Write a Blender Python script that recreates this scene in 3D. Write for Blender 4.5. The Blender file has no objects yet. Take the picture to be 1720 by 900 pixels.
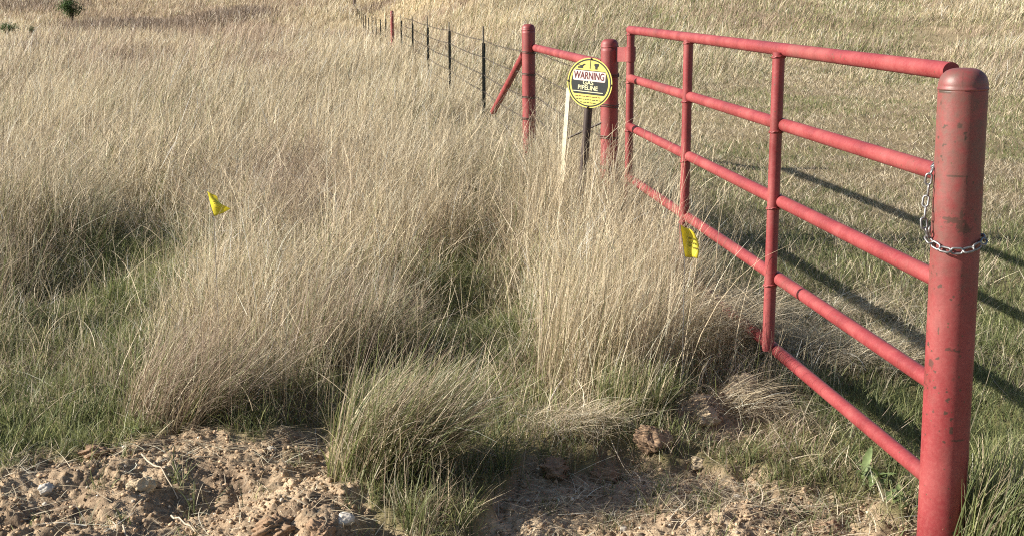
import bpy, bmesh, math, random
import numpy as np
from mathutils import Vector, Matrix, Quaternion

random.seed(7)
rng = np.random.default_rng(7)
S = bpy.context.scene
COL = S.collection

# ------------------------------------------------------------------ camera, sky, sun, exposure
F, W, HH, EYE = 2300.0, 1720.0, 900.0, 1.62
TILT = math.atan(454.0 / F)
SUN_EL, SUN_AZ = math.radians(25.5), math.radians(267.5)      # azimuth clockwise from +Y

cam = bpy.data.objects.new('camera', bpy.data.cameras.new('camera'))
COL.objects.link(cam)
cam.location = (0, 0, EYE)
cam.rotation_euler = (math.pi / 2 - TILT, 0, 0)
cam.data.sensor_width = 36.0
cam.data.lens = 36.0 * F / W
cam.data.clip_start = 0.05
cam.data.clip_end = 3000
S.camera = cam

world = bpy.data.worlds.new('World')
S.world = world
world.use_nodes = True
nt = world.node_tree
bg = nt.nodes['Background']
sky = nt.nodes.new('ShaderNodeTexSky')
sky.sky_type = 'NISHITA'
sky.sun_disc = False
sky.sun_elevation = SUN_EL
sky.sun_rotation = SUN_AZ
nt.links.new(sky.outputs[0], bg.inputs[0])
bg.inputs[1].default_value = 0.058

sd = bpy.data.lights.new('sun', 'SUN')
sd.energy = 5.0
sd.angle = math.radians(0.55)
sd.color = (1.0, 0.925, 0.815)
sun = bpy.data.objects.new('sun', sd)
COL.objects.link(sun)
SV = Vector((math.sin(SUN_AZ) * math.cos(SUN_EL), math.cos(SUN_AZ) * math.cos(SUN_EL), math.sin(SUN_EL)))
sun.rotation_euler = SV.to_track_quat('Z', 'Y').to_euler()
sun.location = SV * 30

S.view_settings.view_transform = 'Standard'
S.view_settings.look = 'None'
S.view_settings.exposure = 1.06
S.view_settings.gamma = 1.0
S.render.engine = 'CYCLES'
S.cycles.use_denoising = False
S.cycles.filter_width = 1.1
S.cycles.max_bounces = 6
S.cycles.transparent_max_bounces = 6

# ------------------------------------------------------------------ measuring helpers
CT, ST = math.cos(TILT), math.sin(TILT)
def ray(u, v):
    a, b = (u - W / 2) / F, (v - HH / 2) / F
    return a, CT - b * ST, -ST - b * CT
def pix(u, v, Y):
    d = ray(u, v); t = Y / d[1]
    return Vector((d[0] * t, Y, EYE + d[2] * t))
def pixz(u, v, z=0.0):
    d = ray(u, v); t = (z - EYE) / d[2]
    return Vector((d[0] * t, d[1] * t, z))
def ground_uv(X, Y, z=0.0):
    X = np.asarray(X, float); Y = np.maximum(np.asarray(Y, float), 0.6)
    dz = z - EYE
    zc = Y * CT - dz * ST
    return W / 2 + F * X / zc, HH / 2 + F * (-Y * ST - dz * CT) / zc

# ------------------------------------------------------------------ numpy noise
def _hash(ix, iy, seed):
    h = (ix.astype(np.int64) * 374761393 + iy.astype(np.int64) * 668265263 + seed * 1442695041) & 0xffffffff
    h = ((h ^ (h >> 13)) * 1274126177) & 0xffffffff
    h = (h ^ (h >> 16)) & 0xffffffff
    return h / 4294967295.0
def vnoise(x, y, seed=0):
    x = np.asarray(x, float); y = np.asarray(y, float)
    ix, iy = np.floor(x), np.floor(y)
    fx, fy = x - ix, y - iy
    fx = fx * fx * fx * (fx * (fx * 6 - 15) + 10); fy = fy * fy * fy * (fy * (fy * 6 - 15) + 10)
    a = _hash(ix, iy, seed); b = _hash(ix + 1, iy, seed); c = _hash(ix, iy + 1, seed); d = _hash(ix + 1, iy + 1, seed)
    return (a + (b - a) * fx) * (1 - fy) + (c + (d - c) * fx) * fy
def fbm(x, y, seed=0, oct=4, gain=0.5):
    s = 0; a = 1; t = 0
    for o in range(oct):
        s = s + a * vnoise(x * 2 ** o + 17.3 * o, y * 2 ** o - 9.1 * o, seed + o); t += a; a *= gain
    return s / t
def lumps(x, y, cell, seed):
    """rounded clods: max over 3x3 neighbours of a dome at a jittered place with a random radius"""
    gx, gy = x / cell, y / cell
    ix, iy = np.floor(gx), np.floor(gy)
    best = np.zeros_like(gx)
    for dx in (-1, 0, 1):
        for dy in (-1, 0, 1):
            cx, cy = ix + dx, iy + dy
            px = cx + _hash(cx, cy, seed); py = cy + _hash(cx, cy, seed + 11)
            r = 0.25 + 0.6 * _hash(cx, cy, seed + 23) ** 2
            st = 0.7 + 0.6 * _hash(cx, cy, seed + 31)
            d2 = ((gx - px) * st) ** 2 + ((gy - py) / st) ** 2
            best = np.maximum(best, np.sqrt(np.clip(1 - d2 / r ** 2, 0, 1)) * r)
    return best * cell
def sstep(a, b, x):
    t = np.clip((np.asarray(x, float) - a) / (b - a), 0, 1)
    return t * t * (3 - 2 * t)

# ------------------------------------------------------------------ terrain
LP_Y = np.array([-400, 36, 40, 46, 56, 67, 78, 100, 106, 150, 250, 600, 1600.])
LP_Z = np.array([0, 0, -.05, -.15, -.30, -.40, -.35, .45, .60, 2.2, 6.5, 24, 80.])
RP_Y = np.array([-400, 24, 30, 45, 60, 100, 250, 600, 1600.])
RP_Z = np.array([0, 0, .12, .78, 1.55, 3.6, 11, 30, 90.])
DB_U = np.array([-900, -200, 0, 150, 300, 420, 540, 590, 640, 700, 780, 830, 880, 960, 1050, 1150, 1250, 1330, 1450, 1545, 1620, 1640, 1700, 2600])
DB_V = np.array([800, 785, 772, 738, 706, 722, 722, 790, 850, 880, 872, 820, 745, 745, 752, 742, 758, 800, 835, 862, 882, 930, 960, 1100])
MOUNDS = []
for u, v, r, h in [(230, 800, .22, .05), (330, 730, .25, .03), (470, 840, .2, .075), (545, 880, .12, .05), (60, 870, .2, .03),
                   (1185, 690, .16, .13), (1245, 665, .13, .15), (1100, 735, .09, .06), (960, 735, .2, .085), (1150, 860, .22, .05),
                   (1280, 850, .15, .04), (1480, 870, .2, .04), (1000, 860, .2, -.04), (820, 850, .2, -.04), (1180, 830, .07, -.06), (330, 800, .16, -.05), (640, 890, .1, -.03)]:
    p = pixz(u, v); MOUNDS.append((p.x, p.y, r, h))
DIRT_SPOTS = [(p.x, p.y, r) for p, r in ((pixz(1195, 705), .17), (pixz(1245, 680), .13))]
def dirt_mask(X, Y):
    u, v = ground_uv(X, Y)
    vb = np.interp(u, DB_U, DB_V)
    n = (fbm(np.asarray(X) * 5, np.asarray(Y) * 5, 3, 4) - .5)
    m = sstep(-14, 22, v - vb + n * 110)
    for px, py, r in DIRT_SPOTS:
        m = np.maximum(m, sstep(1.25, .7, np.sqrt((X - px) ** 2 + (Y - py) ** 2) / r + n * 1.2))
    return np.where(np.asarray(Y) < 3.3, 1.0, m)
SWALE = [(pixz(30, 480, 0), .42, -.22), (pixz(140, 450, 0), .38, -.22), (pixz(245, 370, 0),   .38, -.18), (pixz(120, 560, 0), .45, -.06), (pixz(765, 510, 0), .34, -.20), (pixz(600, 620, 0), .16, -.08)]
HUMP = [(pixz(1000, 560, 0), .45, .10), (pixz(320, 640, 0), .3, .07), (pixz(690, 800, 0), .25, .05), (pixz(1120, 560, 0), .35, .07)]
def ground_z(X, Y, fine=True):
    X = np.asarray(X, float); Y = np.asarray(Y, float)
    side = sstep(-1.5, 6.0, X + 0.10 * Y - 1.0)
    z = np.interp(Y, LP_Y, LP_Z) * (1 - side) + np.interp(Y, RP_Y, RP_Z) * side
    far = np.clip(Y / 40, 0, 1)
    z = z + (fbm(X * .25, Y * .25, 41, 3) - .5) * .10 * sstep(6, 14, Y) + (fbm(X * .05, Y * .05, 45, 3) - .5) * 1.0 * sstep(40, 160, Y)
    for p, r, h in SWALE + HUMP:
        z = z + h * np.exp(-((X - p.x) ** 2 + (Y - p.y) ** 2) / (r * r))
    near = (Y > 2.0) & (Y < 8.5) & (np.abs(X) < 3.2)
    if fine and np.any(near):
        x, y = X[near], Y[near]
        m = dirt_mask(x, y)
        d = (fbm(x * 3.2, y * 3.2, 5, 4) - .5) * .11
        wx, wy = x + (fbm(x * 18, y * 18, 61, 2) - .5) * .05, y + (fbm(x * 18, y * 18, 62, 2) - .5) * .05
        broken = sstep(.38, .62, fbm(x * 2.1, y * 2.1, 77, 3))
        d += lumps(wx, wy, .16, 8) * .22 * broken + lumps(wx, wy, .075, 9) * .28 * broken + lumps(wx, wy, .034, 10) * .55 * (.3 + .7 * broken) + lumps(wx, wy, .019, 12) * .55
        d += (fbm(x * 22, y * 22, 15, 5, .65) - .5) * .05
        for mx, my, r, h in MOUNDS:
            d += h * np.exp(-((x - mx) ** 2 + (y - my) ** 2) / (r * r))
        zz = z[near] + m * (d - .075) + (1 - m) * ((fbm(x * 6, y * 6, 19, 5, .6) - .5) * .06 + lumps(wx, wy, .05, 14) * .2 + (d - .06) * .5)
        fd = sstep(8.4, 6.8, y) * sstep(3.2, 2.7, np.abs(x)) * sstep(2.0, 2.6, y)
        z = z.copy(); z[near] = z[near] + (zz - z[near]) * fd
    return z
def gz(x, y):
    return float(ground_z(np.array([x]), np.array([y]))[0])

# ------------------------------------------------------------------ object helpers
def link(o, parent=None):
    COL.objects.link(o)
    if parent: o.parent = parent
    return o
def tag(o, label=None, cat=None, group=None, kind=None):
    if label: o['label'] = label
    if cat: o['category'] = cat
    if group: o['group'] = group
    if kind: o['kind'] = kind
    return o
def thing(name, label, cat, loc=(0, 0, 0), group=None):
    o = bpy.data.objects.new(name, None); o.location = loc; o.empty_display_size = .1
    return tag(link(o), label, cat, group)
def np_mesh(name, verts, faces, mat, parent=None, col=None, extra=None, smooth=False):
    """faces: (M,4) or (M,3) int array"""
    me = bpy.data.meshes.new(name)
    verts = np.ascontiguousarray(verts, np.float32); faces = np.ascontiguousarray(faces, np.int32)
    k = faces.shape[1]
    me.vertices.add(len(verts)); me.vertices.foreach_set('co', verts.ravel())
    me.loops.add(faces.size); me.loops.foreach_set('vertex_index', faces.ravel())
    me.polygons.add(len(faces)); me.polygons.foreach_set('loop_start', np.arange(0, faces.size, k, dtype=np.int32))
    me.update(calc_edges=True)
    if smooth: me.polygons.foreach_set('use_smooth', np.ones(len(faces), bool))
    if col is not None:
        a = me.attributes.new('col', 'FLOAT_COLOR', 'POINT')
        c = np.ones((len(verts), 4), np.float32); c[:, :3] = col
        a.data.foreach_set('color', c.ravel())
    if extra:
        for nm, arr in extra.items():
            a = me.attributes.new(nm, 'FLOAT', 'POINT'); a.data.foreach_set('value', np.ascontiguousarray(arr, np.float32))
    me.validate()
    if mat: me.materials.append(mat)
    return link(bpy.data.objects.new(name, me), parent)
def bm_obj(name, bm, mat, parent=None, smooth=True):
    me = bpy.data.meshes.new(name); bm.to_mesh(me); bm.free()
    if smooth: me.polygons.foreach_set('use_smooth', np.ones(len(me.polygons), bool))
    me.materials.append(mat)
    return link(bpy.data.objects.new(name, me), parent)
def rel(o):                                            # give a child world-space verts under a located parent
    o.matrix_parent_inverse = Matrix.Translation(-o.parent.location)
    return o
def sweep(bm, pts, rad, n=10, caps=True, closed=False):
    """tube through points; rad a number or list"""
    pts = [Vector(p) for p in pts]; m = len(pts)
    rads = rad if hasattr(rad, '__len__') else [rad] * m
    rings = []; up = None
    for i, p in enumerate(pts):
        if closed: t = pts[(i + 1) % m] - pts[i - 1]
        else: t = pts[min(i + 1, m - 1)] - pts[max(i - 1, 0)]
        t.normalize()
        if up is None: up = t.orthogonal().normalized()
        up = (up - t * up.dot(t)).normalized(); b = t.cross(up)
        rings.append([bm.verts.new(p + (up * math.cos(a) + b * math.sin(a)) * rads[i]) for a in [2 * math.pi * k / n for k in range(n)]])
    for i in range(m if closed else m - 1):
        r0, r1 = rings[i], rings[(i + 1) % m]
        for k in range(n):
            bm.faces.new((r0[k], r0[(k + 1) % n], r1[(k + 1) % n], r1[k]))
    if caps and not closed:
        for r, p, flip in ((rings[0], pts[0], True), (rings[-1], pts[-1], False)):
            vs = [bm.verts.new(v.co) for v in r]
            bm.faces.new(vs[::-1] if flip else vs)
def lerp_pts(a, b, n):
    a, b = Vector(a), Vector(b); return [a.lerp(b, i / n) for i in range(n + 1)]

# ------------------------------------------------------------------ materials
def new_mat(name):
    m = bpy.data.materials.new(name); m.use_nodes = True
    return m, m.node_tree.nodes, m.node_tree.links, m.node_tree.nodes['Principled BSDF']
def noise(N, L, scale, detail=4, rough=.55, coord=None):
    n = N.new('ShaderNodeTexNoise'); n.inputs['Scale'].default_value = scale
    n.inputs['Detail'].default_value = detail; n.inputs['Roughness'].default_value = rough
    if coord is not None: L.new(coord, n.inputs['Vector'])
    return n
def ramp(N, L, src, stops):
    r = N.new('ShaderNodeValToRGB'); L.new(src, r.inputs[0])
    el = r.color_ramp.elements
    while len(el) < len(stops): el.new(.5)
    for e, (p, c) in zip(el, stops):
        e.position = p; e.color = (*c, 1) if len(c) == 3 else c
    return r
def mix(N, L, fac, a, b):
    m = N.new('ShaderNodeMix'); m.data_type = 'RGBA'
    for sock, v in ((0, fac), (6, a), (7, b)):
        if isinstance(v, (int, float)): m.inputs[sock].default_value = v
        elif isinstance(v, tuple): m.inputs[sock].default_value = (*v, 1)
        else: L.new(v, m.inputs[sock])
    return m.outputs[2]
def plain(name, c, rough=.6, metal=0.0, var=.25, scale=30):
    m, N, L, P = new_mat(name)
    tc = N.new('ShaderNodeTexCoord')
    n = noise(N, L, scale, 5, .6, tc.outputs['Object'])
    r = ramp(N, L, n.outputs[0], [(.3, tuple(x * (1 - var) for x in c)), (.7, tuple(min(1, x * (1 + var)) for x in c))])
    L.new(r.outputs[0], P.inputs['Base Color'])
    P.inputs['Roughness'].default_value = rough; P.inputs['Metallic'].default_value = metal
    return m
def grass_mat(name, trans=.3):
    m, N, L, P = new_mat(name)
    a = N.new('ShaderNodeAttribute'); a.attribute_name = 'col'
    L.new(a.outputs['Color'], P.inputs['Base Color'])
    P.inputs['Roughness'].default_value = .55
    P.inputs['Specular IOR Level'].default_value = .35
    t = N.new('ShaderNodeBsdfTranslucent'); L.new(a.outputs['Color'], t.inputs['Color'])
    x = N.new('ShaderNodeMixShader'); x.inputs[0].default_value = trans
    L.new(P.outputs[0], x.inputs[1]); L.new(t.outputs[0], x.inputs[2])
    L.new(x.outputs[0], N['Material Output'].inputs['Surface'])
    return m
def red_paint():
    m, N, L, P = new_mat('weathered_red_paint')
    tc = N.new('ShaderNodeTexCoord'); co = tc.outputs['Object']
    n1 = noise(N, L, 5, 6, .6, co)
    base = ramp(N, L, n1.outputs[0], [(.28, (.17, .021, .024)), (.5, (.238, .032, .036)), (.74, (.31, .072, .069))])
    # chalky fading in fine grain
    n2 = noise(N, L, 90, 4, .7, co)
    f2 = ramp(N, L, n2.outputs[0], [(.45, (0, 0, 0)), (.75, (1, 1, 1))])
    mm = N.new('ShaderNodeMath'); mm.operation = 'MULTIPLY'; mm.inputs[1].default_value = .22; L.new(f2.outputs[0], mm.inputs[0])
    c = mix(N, L, mm.outputs[0], base.outputs[0], (.42, .17, .15))
    # worn streaks and dirt, from per-vertex wear
    aw = N.new('ShaderNodeAttribute'); aw.attribute_name = 'wear'
    nb = noise(N, L, 26, 5, .7, co)
    wm = N.new('ShaderNodeMath'); wm.operation = 'MULTIPLY'; L.new(aw.outputs['Fac'], wm.inputs[0])
    nr = ramp(N, L, nb.outputs[0], [(.35, (.25, .25, .25)), (.65, (1, 1, 1))]); L.new(nr.outputs[0], wm.inputs[1])
    c = mix(N, L, wm.outputs[0], c, (.14, .070, .058))
    # brown stains in broad uneven patches
    n5 = noise(N, L, 1.9, 7, .72, co)
    st = ramp(N, L, n5.outputs[0], [(.54, (0, 0, 0)), (.74, (.55, .55, .55))])
    c = mix(N, L, st.outputs[0], c, (.17, .075, .06))
    # rust pin-holes
    v = N.new('ShaderNodeTexVoronoi'); v.inputs['Scale'].default_value = 34; L.new(co, v.inputs['Vector'])
    n3 = noise(N, L, 3.2, 4, .6, co)
    ad = N.new('ShaderNodeMath'); ad.operation = 'MULTIPLY_ADD'; L.new(n3.outputs[0], ad.inputs[0]); ad.inputs[1].default_value = -.40; L.new(v.outputs['Distance'], ad.inputs[2])
    sp = ramp(N, L, ad.outputs[0], [(.0, (0, 0, 0)), (.002, (0, 0, 0))])
    md_ = N.new('ShaderNodeMath'); md_.operation = 'LESS_THAN'; L.new(ad.outputs[0], md_.inputs[0]); md_.inputs[1].default_value = -.125; sp = md_
    c = mix(N, L, sp.outputs[0], c, (.12, .055, .035))
    # chipped marks
    ac = N.new('ShaderNodeAttribute'); ac.attribute_name = 'chip'
    c = mix(N, L, ac.outputs['Fac'], c, (.055, .036, .026))
    L.new(c, P.inputs['Base Color'])
    rr = ramp(N, L, n1.outputs[0], [(.3, (.42, .42, .42)), (.7, (.62, .62, .62))])
    L.new(rr.outputs[0], P.inputs['Roughness'])
    b = N.new('ShaderNodeBump'); b.inputs['Strength'].default_value = .12; b.inputs['Distance'].default_value = .004
    L.new(n2.outputs[0], b.inputs['Height']); L.new(b.outputs[0], P.inputs['Normal'])
    return m
M_RED = red_paint()
M_GRASS = grass_mat('dry_grass_blades', .30)
M_GREEN = grass_mat('green_grass_blades', .35)
M_STRAW = grass_mat('straw', .2)
M_STEEL = plain('galvanised_steel', (.25, .25, .255), .5, .8, .25, 60)
M_WIRE = plain('weathered_wire', (.11, .09, .075), .6, .6)
M_TPOST = plain('dark_green_post_paint', (.020, .024, .018), .6)
M_ROD = plain('grey_rod', (.10, .09, .075), .6)
M_PIPE = plain('dark_brown_pipe', (.045, .030, .028), .45, .1)
M_YEL = plain('sign_yellow', (.76, .67, .16), .5, 0, .13, 9)
M_BLK = plain('sign_black', (.022, .027, .030), .5, 0, .15)
M_WHT = plain('sign_white', (.80, .66, .62), .5, 0, .05)
M_MAR = plain('sign_dark_red', (.12, .018, .025), .5, 0, .1)
M_CREAM = plain('sign_cream', (.82, .80, .50), .5, 0, .05)
M_STAKE = plain('pale_stake_paint', (.50, .47, .35), .6, 0, .2, 50)
M_BOLT = plain('rusty_bolt', (.05, .04, .035), .5, .5)
M_WOOD = plain('grey_weathered_wood', (.10, .075, .065), .85, 0, .35)

def flag_mat():
    m, N, L, P = new_mat('yellow_flag_plastic')
    tc = N.new('ShaderNodeTexCoord')
    n = noise(N, L, 25, 4, .5, tc.outputs['Object'])
    r = ramp(N, L, n.outputs[0], [(.3, (.80, .68, .05)), (.7, (.88, .82, .11))])
    L.new(r.outputs[0], P.inputs['Base Color']); P.inputs['Roughness'].default_value = .35
    t = N.new('ShaderNodeBsdfTranslucent'); L.new(r.outputs[0], t.inputs['Color'])
    x = N.new('ShaderNodeMixShader'); x.inputs[0].default_value = .35
    L.new(P.outputs[0], x.inputs[1]); L.new(t.outputs[0], x.inputs[2]); L.new(x.outputs[0], N['Material Output'].inputs['Surface'])
    return m
M_FLAG = flag_mat()
M_INK = plain('flag_ink', (.30, .26, .03), .6)

def dirt_nodes(N, L, co):
    n1 = noise(N, L, 2.2, 6, .6, co)
    c1 = ramp(N, L, n1.outputs[0], [(.36, (.17, .128, .092)), (.47, (.34, .262, .18)), (.58, (.50, .40, .28)), (.76, (.61, .505, .365))])
    n2 = noise(N, L, 60, 6, .7, co)
    c2 = ramp(N, L, n2.outputs[0], [(.32, (.42, .36, .32)), (.5, (.95, .92, .9)), (.75, (1.2, 1.15, 1.1))])
    mu = N.new('ShaderNodeMix'); mu.data_type = 'RGBA'; mu.blend_type = 'MULTIPLY'; mu.inputs[0].default_value = 1
    L.new(c1.outputs[0], mu.inputs[6]); L.new(c2.outputs[0], mu.inputs[7])
    return mu.outputs[2], n2
def ground_mat():
    m, N, L, P = new_mat('ground_soil_and_thatch')
    tc = N.new('ShaderNodeTexCoord'); co = tc.outputs['Object']
    dirt, n2 = dirt_nodes(N, L, co)
    t1 = noise(N, L, 1.3, 8, .7, co)
    th = ramp(N, L, t1.outputs[0], [(.3, (.13, .095, .055)), (.5, (.22, .165, .095)), (.7, (.31, .24, .14))])
    af = N.new('ShaderNodeAttribute'); af.attribute_name = 'far'
    t2 = noise(N, L, .16, 8, .65, co)
    fa = ramp(N, L, t2.outputs[0], [(.3, (.23, .17, .10)), (.48, (.36, .28, .17)), (.62, (.42, .335, .20)), (.75, (.30, .25, .14))])
    th2 = mix(N, L, af.outputs['Fac'], th.outputs[0], fa.outputs[0])
    ag = N.new('ShaderNodeAttribute'); ag.attribute_name = 'green'
    th3 = mix(N, L, ag.outputs['Fac'], th2, (.10, .115, .045))
    ad = N.new('ShaderNodeAttribute'); ad.attribute_name = 'dirt'
    c = mix(N, L, ad.outputs['Fac'], th3, dirt)
    L.new(c, P.inputs['Base Color']); P.inputs['Roughness'].default_value = .95; P.inputs['Specular IOR Level'].default_value = .1
    b = N.new('ShaderNodeBump'); b.inputs['Strength'].default_value = .7; b.inputs['Distance'].default_value = .012
    L.new(n2.outputs[0], b.inputs['Height']); L.new(b.outputs[0], P.inputs['Normal'])
    return m
def clod_mat(name, tint):
    m, N, L, P = new_mat(name)
    tc = N.new('ShaderNodeTexCoord')
    n = noise(N, L, 28, 7, .7, tc.outputs['Object'])
    r = ramp(N, L, n.outputs[0], [(.3, tuple(x * .6 for x in tint)), (.55, tint), (.75, tuple(min(.85, x * 1.25) for x in tint))])
    L.new(r.outputs[0], P.inputs['Base Color']); P.inputs['Roughness'].default_value = .95; P.inputs['Specular IOR Level'].default_value = .1
    b = N.new('ShaderNodeBump'); b.inputs['Strength'].default_value = .6; b.inputs['Distance'].default_value = .006
    L.new(n.outputs[0], b.inputs['Height']); L.new(b.outputs[0], P.inputs['Normal'])
    return m
M_GROUND = ground_mat()
M_CLOD = clod_mat('dirt_clod', (.30, .205, .135))
M_STONE = clod_mat('pale_limestone', (.62, .57, .50))

# ------------------------------------------------------------------ vegetation fields
# canopy pixel (u, v), height m, green share, brown tone, density
CTRL = [
 (60,110,.42,.02,.2,1),(120,75,.4,.05,.65,1),(300,60,.42,0,.35,1),(420,25,.5,0,.75,1),(560,60,.42,0,0,1),(600,120,.42,0,.1,1),(330,30,.45,0,.8,1),(60,20,.4,0,.3,1),(200,45,.4,0,.6,1),
 (300,140,.45,.02,.15,1),(80,200,.5,0,.2,1),(450,200,.5,.02,.2,1),(700,150,.45,.05,.05,1),(780,230,.45,.1,.2,1),(620,190,.45,.02,.2,1),
 (60,280,.52,0,.2,1.1),(200,250,.54,0,.1,1.1),(30,325,.6,.05,.4,1.2),(-60,370,.62,.05,.4,1.2),(110,300,.6,.06,.4,1.2),(210,270,.58,.05,.3,1.2),(-60,330,.55,.05,.3,1.1),(20,465,.1,.75,.5,.9),(80,430,.1,.75,.5,.9),(-60,480,.1,.75,.5,.9),(120,510,.11,.75,.4,.9),(30,540,.12,.6,.6,.9),(-80,560,.12,.6,.5,.9),(200,340,.2,.5,.4,1),(330,240,.5,.02,.2,1),
 (50,490,.12,.8,.4,.9),(140,450,.13,.8,.4,.9),(250,360,.13,.75,.4,.9),(190,400,.13,.8,.4,.9),(230,430,.18,.75,.4,1),(200,520,.16,.8,.3,1),(100,560,.12,.5,.7,.9),(60,620,.11,.75,.3,.9),(150,660,.11,.8,.3,.9),(40,700,.1,.8,.3,.9),(220,580,.14,.7,.4,.9),(250,700,.08,.7,.4,.7),
 (320,330,.42,.1,.3,1),(420,360,.42,.1,.4,1),(480,295,.34,.05,.85,.9),(560,420,.42,.1,.4,1),(350,450,.36,.25,.4,1),(450,500,.4,.2,.45,1),
 (330,560,.33,.12,.75,1.0),(260,640,.17,.4,.7,.9),(500,560,.38,.25,.5,1),(400,640,.2,.6,.6,1),(480,680,.14,.7,.5,1),(560,520,.38,.3,.5,1),
 (590,600,.11,.75,.4,.8),(570,640,.12,.7,.4,.8),(760,490,.10,.85,.4,.9),(725,545,.12,.8,.4,.9),(790,445,.10,.8,.4,.9),(800,510,.11,.8,.4,.9),(770,590,.12,.75,.4,.9),(830,560,.16,.6,.3,1),(740,440,.14,.7,.4,.9),(710,600,.13,.7,.4,.9),(840,480,.15,.6,.4,.9),(820,720,.09,.6,.5,.6),(900,690,.07,.4,.4,.5),(1000,700,.08,.4,.3,.5),(1190,700,.06,.4,.4,.3),(1250,670,.06,.3,.4,.3),(700,690,.16,.6,.4,.8),(860,590,.17,.5,.5,.9),(840,400,.34,.3,.4,1),(690,470,.45,.15,.55,1.2),
 (650,330,.46,.1,.1,1),(620,260,.42,.05,.1,1),(700,400,.4,.1,.5,1),(850,260,.38,.28,.15,1),(900,350,.46,.06,.2,1),(740,300,.44,.1,.05,1),
 (990,285,.64,.03,.05,1.3),(1055,305,.52,.03,.05,1.2),(940,262,.62,.08,.1,1.3),(900,262,.5,.08,.1,1.1),(980,340,.5,.03,.05,1.2),(950,420,.48,.05,.1,1.2),(1050,380,.5,.03,0,1.2),(1090,440,.46,.05,0,1.2),(1125,480,.42,.05,0,1.2),(900,520,.42,.12,.5,1.1),(1000,560,.38,.2,.25,1.1),(1050,640,.2,.65,.1,1),(950,640,.13,.5,.3,1),(860,620,.15,.4,.7,1),
 (1130,640,.13,.75,.5,.9),(1160,560,.16,.3,.2,.9),(1210,560,.17,.2,.25,1),(1270,600,.13,.2,.3,1),(1180,500,.18,.15,.1,1),
 (1400,700,.10,.5,.4,.8),(1300,720,.09,.45,.5,.7),(1460,790,.10,.6,.3,.8),(1230,720,.10,.5,.4,.7),
 (1250,450,.12,.5,.2,1),(1400,420,.10,.65,.2,1),(1450,560,.11,.35,0,1),(1500,700,.10,.7,.2,1),(1400,250,.05,.3,.25,1),(1550,200,.04,.15,.3,1),(1250,200,.08,.25,.25,1),(1120,200,.24,.15,.15,1),(1230,330,.14,.45,.2,1),
 (1690,500,.11,.65,.2,1),(1690,640,.11,.65,.2,1),(1690,780,.18,.8,.2,1.1),(1680,300,.05,.3,.25,1),(1550,115,.06,.22,.2,1),(1350,130,.09,.25,.25,1),(1690,400,.08,.6,.2,1),
 (1400,72,.24,.42,.1,1),(1600,30,.42,.12,0,1),(1680,90,.36,.25,.05,1),(1250,40,.36,.28,.2,1),(1000,60,.36,.35,.15,1),(850,60,.38,.15,.15,1),(800,20,.4,.1,.6,1),(1120,80,.3,.4,.1,1),(1500,85,.22,.42,.05,1),(1000,20,.4,.2,.3,1)]
_C = np.array(CTRL, float)
_cp = [pixz(c[0], c[1], c[2] * .75) for c in CTRL]
C_S = np.array([p.x / p.y for p in _cp]); C_T = np.array([EYE / p.y for p in _cp])
def field(X, Y):
    """height, green, tone, density at ground points (smooth blend of the control points)"""
    X = np.asarray(X, float); Y = np.maximum(np.asarray(Y, float), 2.5)
    out = np.zeros((len(X), 4))
    for i0 in range(0, len(X), 40000):
        s, t = X[i0:i0 + 40000] / Y[i0:i0 + 40000], EYE / Y[i0:i0 + 40000]
        w = 1.0 / ((s[:, None] - C_S) ** 2 + ((t[:, None] - C_T) * 1.3) ** 2 + 2e-4) ** 2.1
        w /= w.sum(1, keepdims=True)
        out[i0:i0 + 40000] = w @ _C[:, 2:6]
    return out[:, 0], out[:, 1], out[:, 2], out[:, 3]

# ------------------------------------------------------------------ ground sheet
def axis(parts):
    a = [parts[0][0]]
    for lo, hi, st, grow in parts:
        x = lo; s = st
        while x < hi - 1e-6:
            x = min(x + s, hi); a.append(x); s *= grow
    return np.array(a)
xp = axis([(0, 2.3, .0085, 1), (2.3, 700, .012, 1.06)])
xs = np.concatenate([-xp[:0:-1], xp])
yb = -axis([(0, 200, .1, 1.25)])[::-1] + 3.0
yf = axis([(3.0, 3.6, .03, 1), (3.6, 5.6, .0085, 1), (5.6, 1500, .0085, 1.018)])
ys = np.concatenate([yb[:-1], yf])
GX, GY = np.meshgrid(xs, ys)
gxf, gyf = GX.ravel(), GY.ravel()
gzf = ground_z(gxf, gyf)
nx, ny = len(xs), len(ys)
idx = np.arange(nx * ny).reshape(ny, nx)
gq = np.stack([idx[:-1, :-1], idx[:-1, 1:], idx[1:, 1:], idx[1:, :-1]], -1).reshape(-1, 4)
_h, _g, _t, _d = field(gxf, np.maximum(gyf, 3.8))
ground = np_mesh('ground', np.stack([gxf, gyf, gzf], 1), gq, M_GROUND, smooth=True,
                 extra={'dirt': dirt_mask(gxf, gyf), 'green': np.clip(_g * .9, 0, .8) * (1 - sstep(30, 60, gyf) * .5), 'far': sstep(8, 25, gyf)})
tag(ground, 'bare sandy dirt at the field edge with grassland running back', 'ground', kind='structure')

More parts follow.
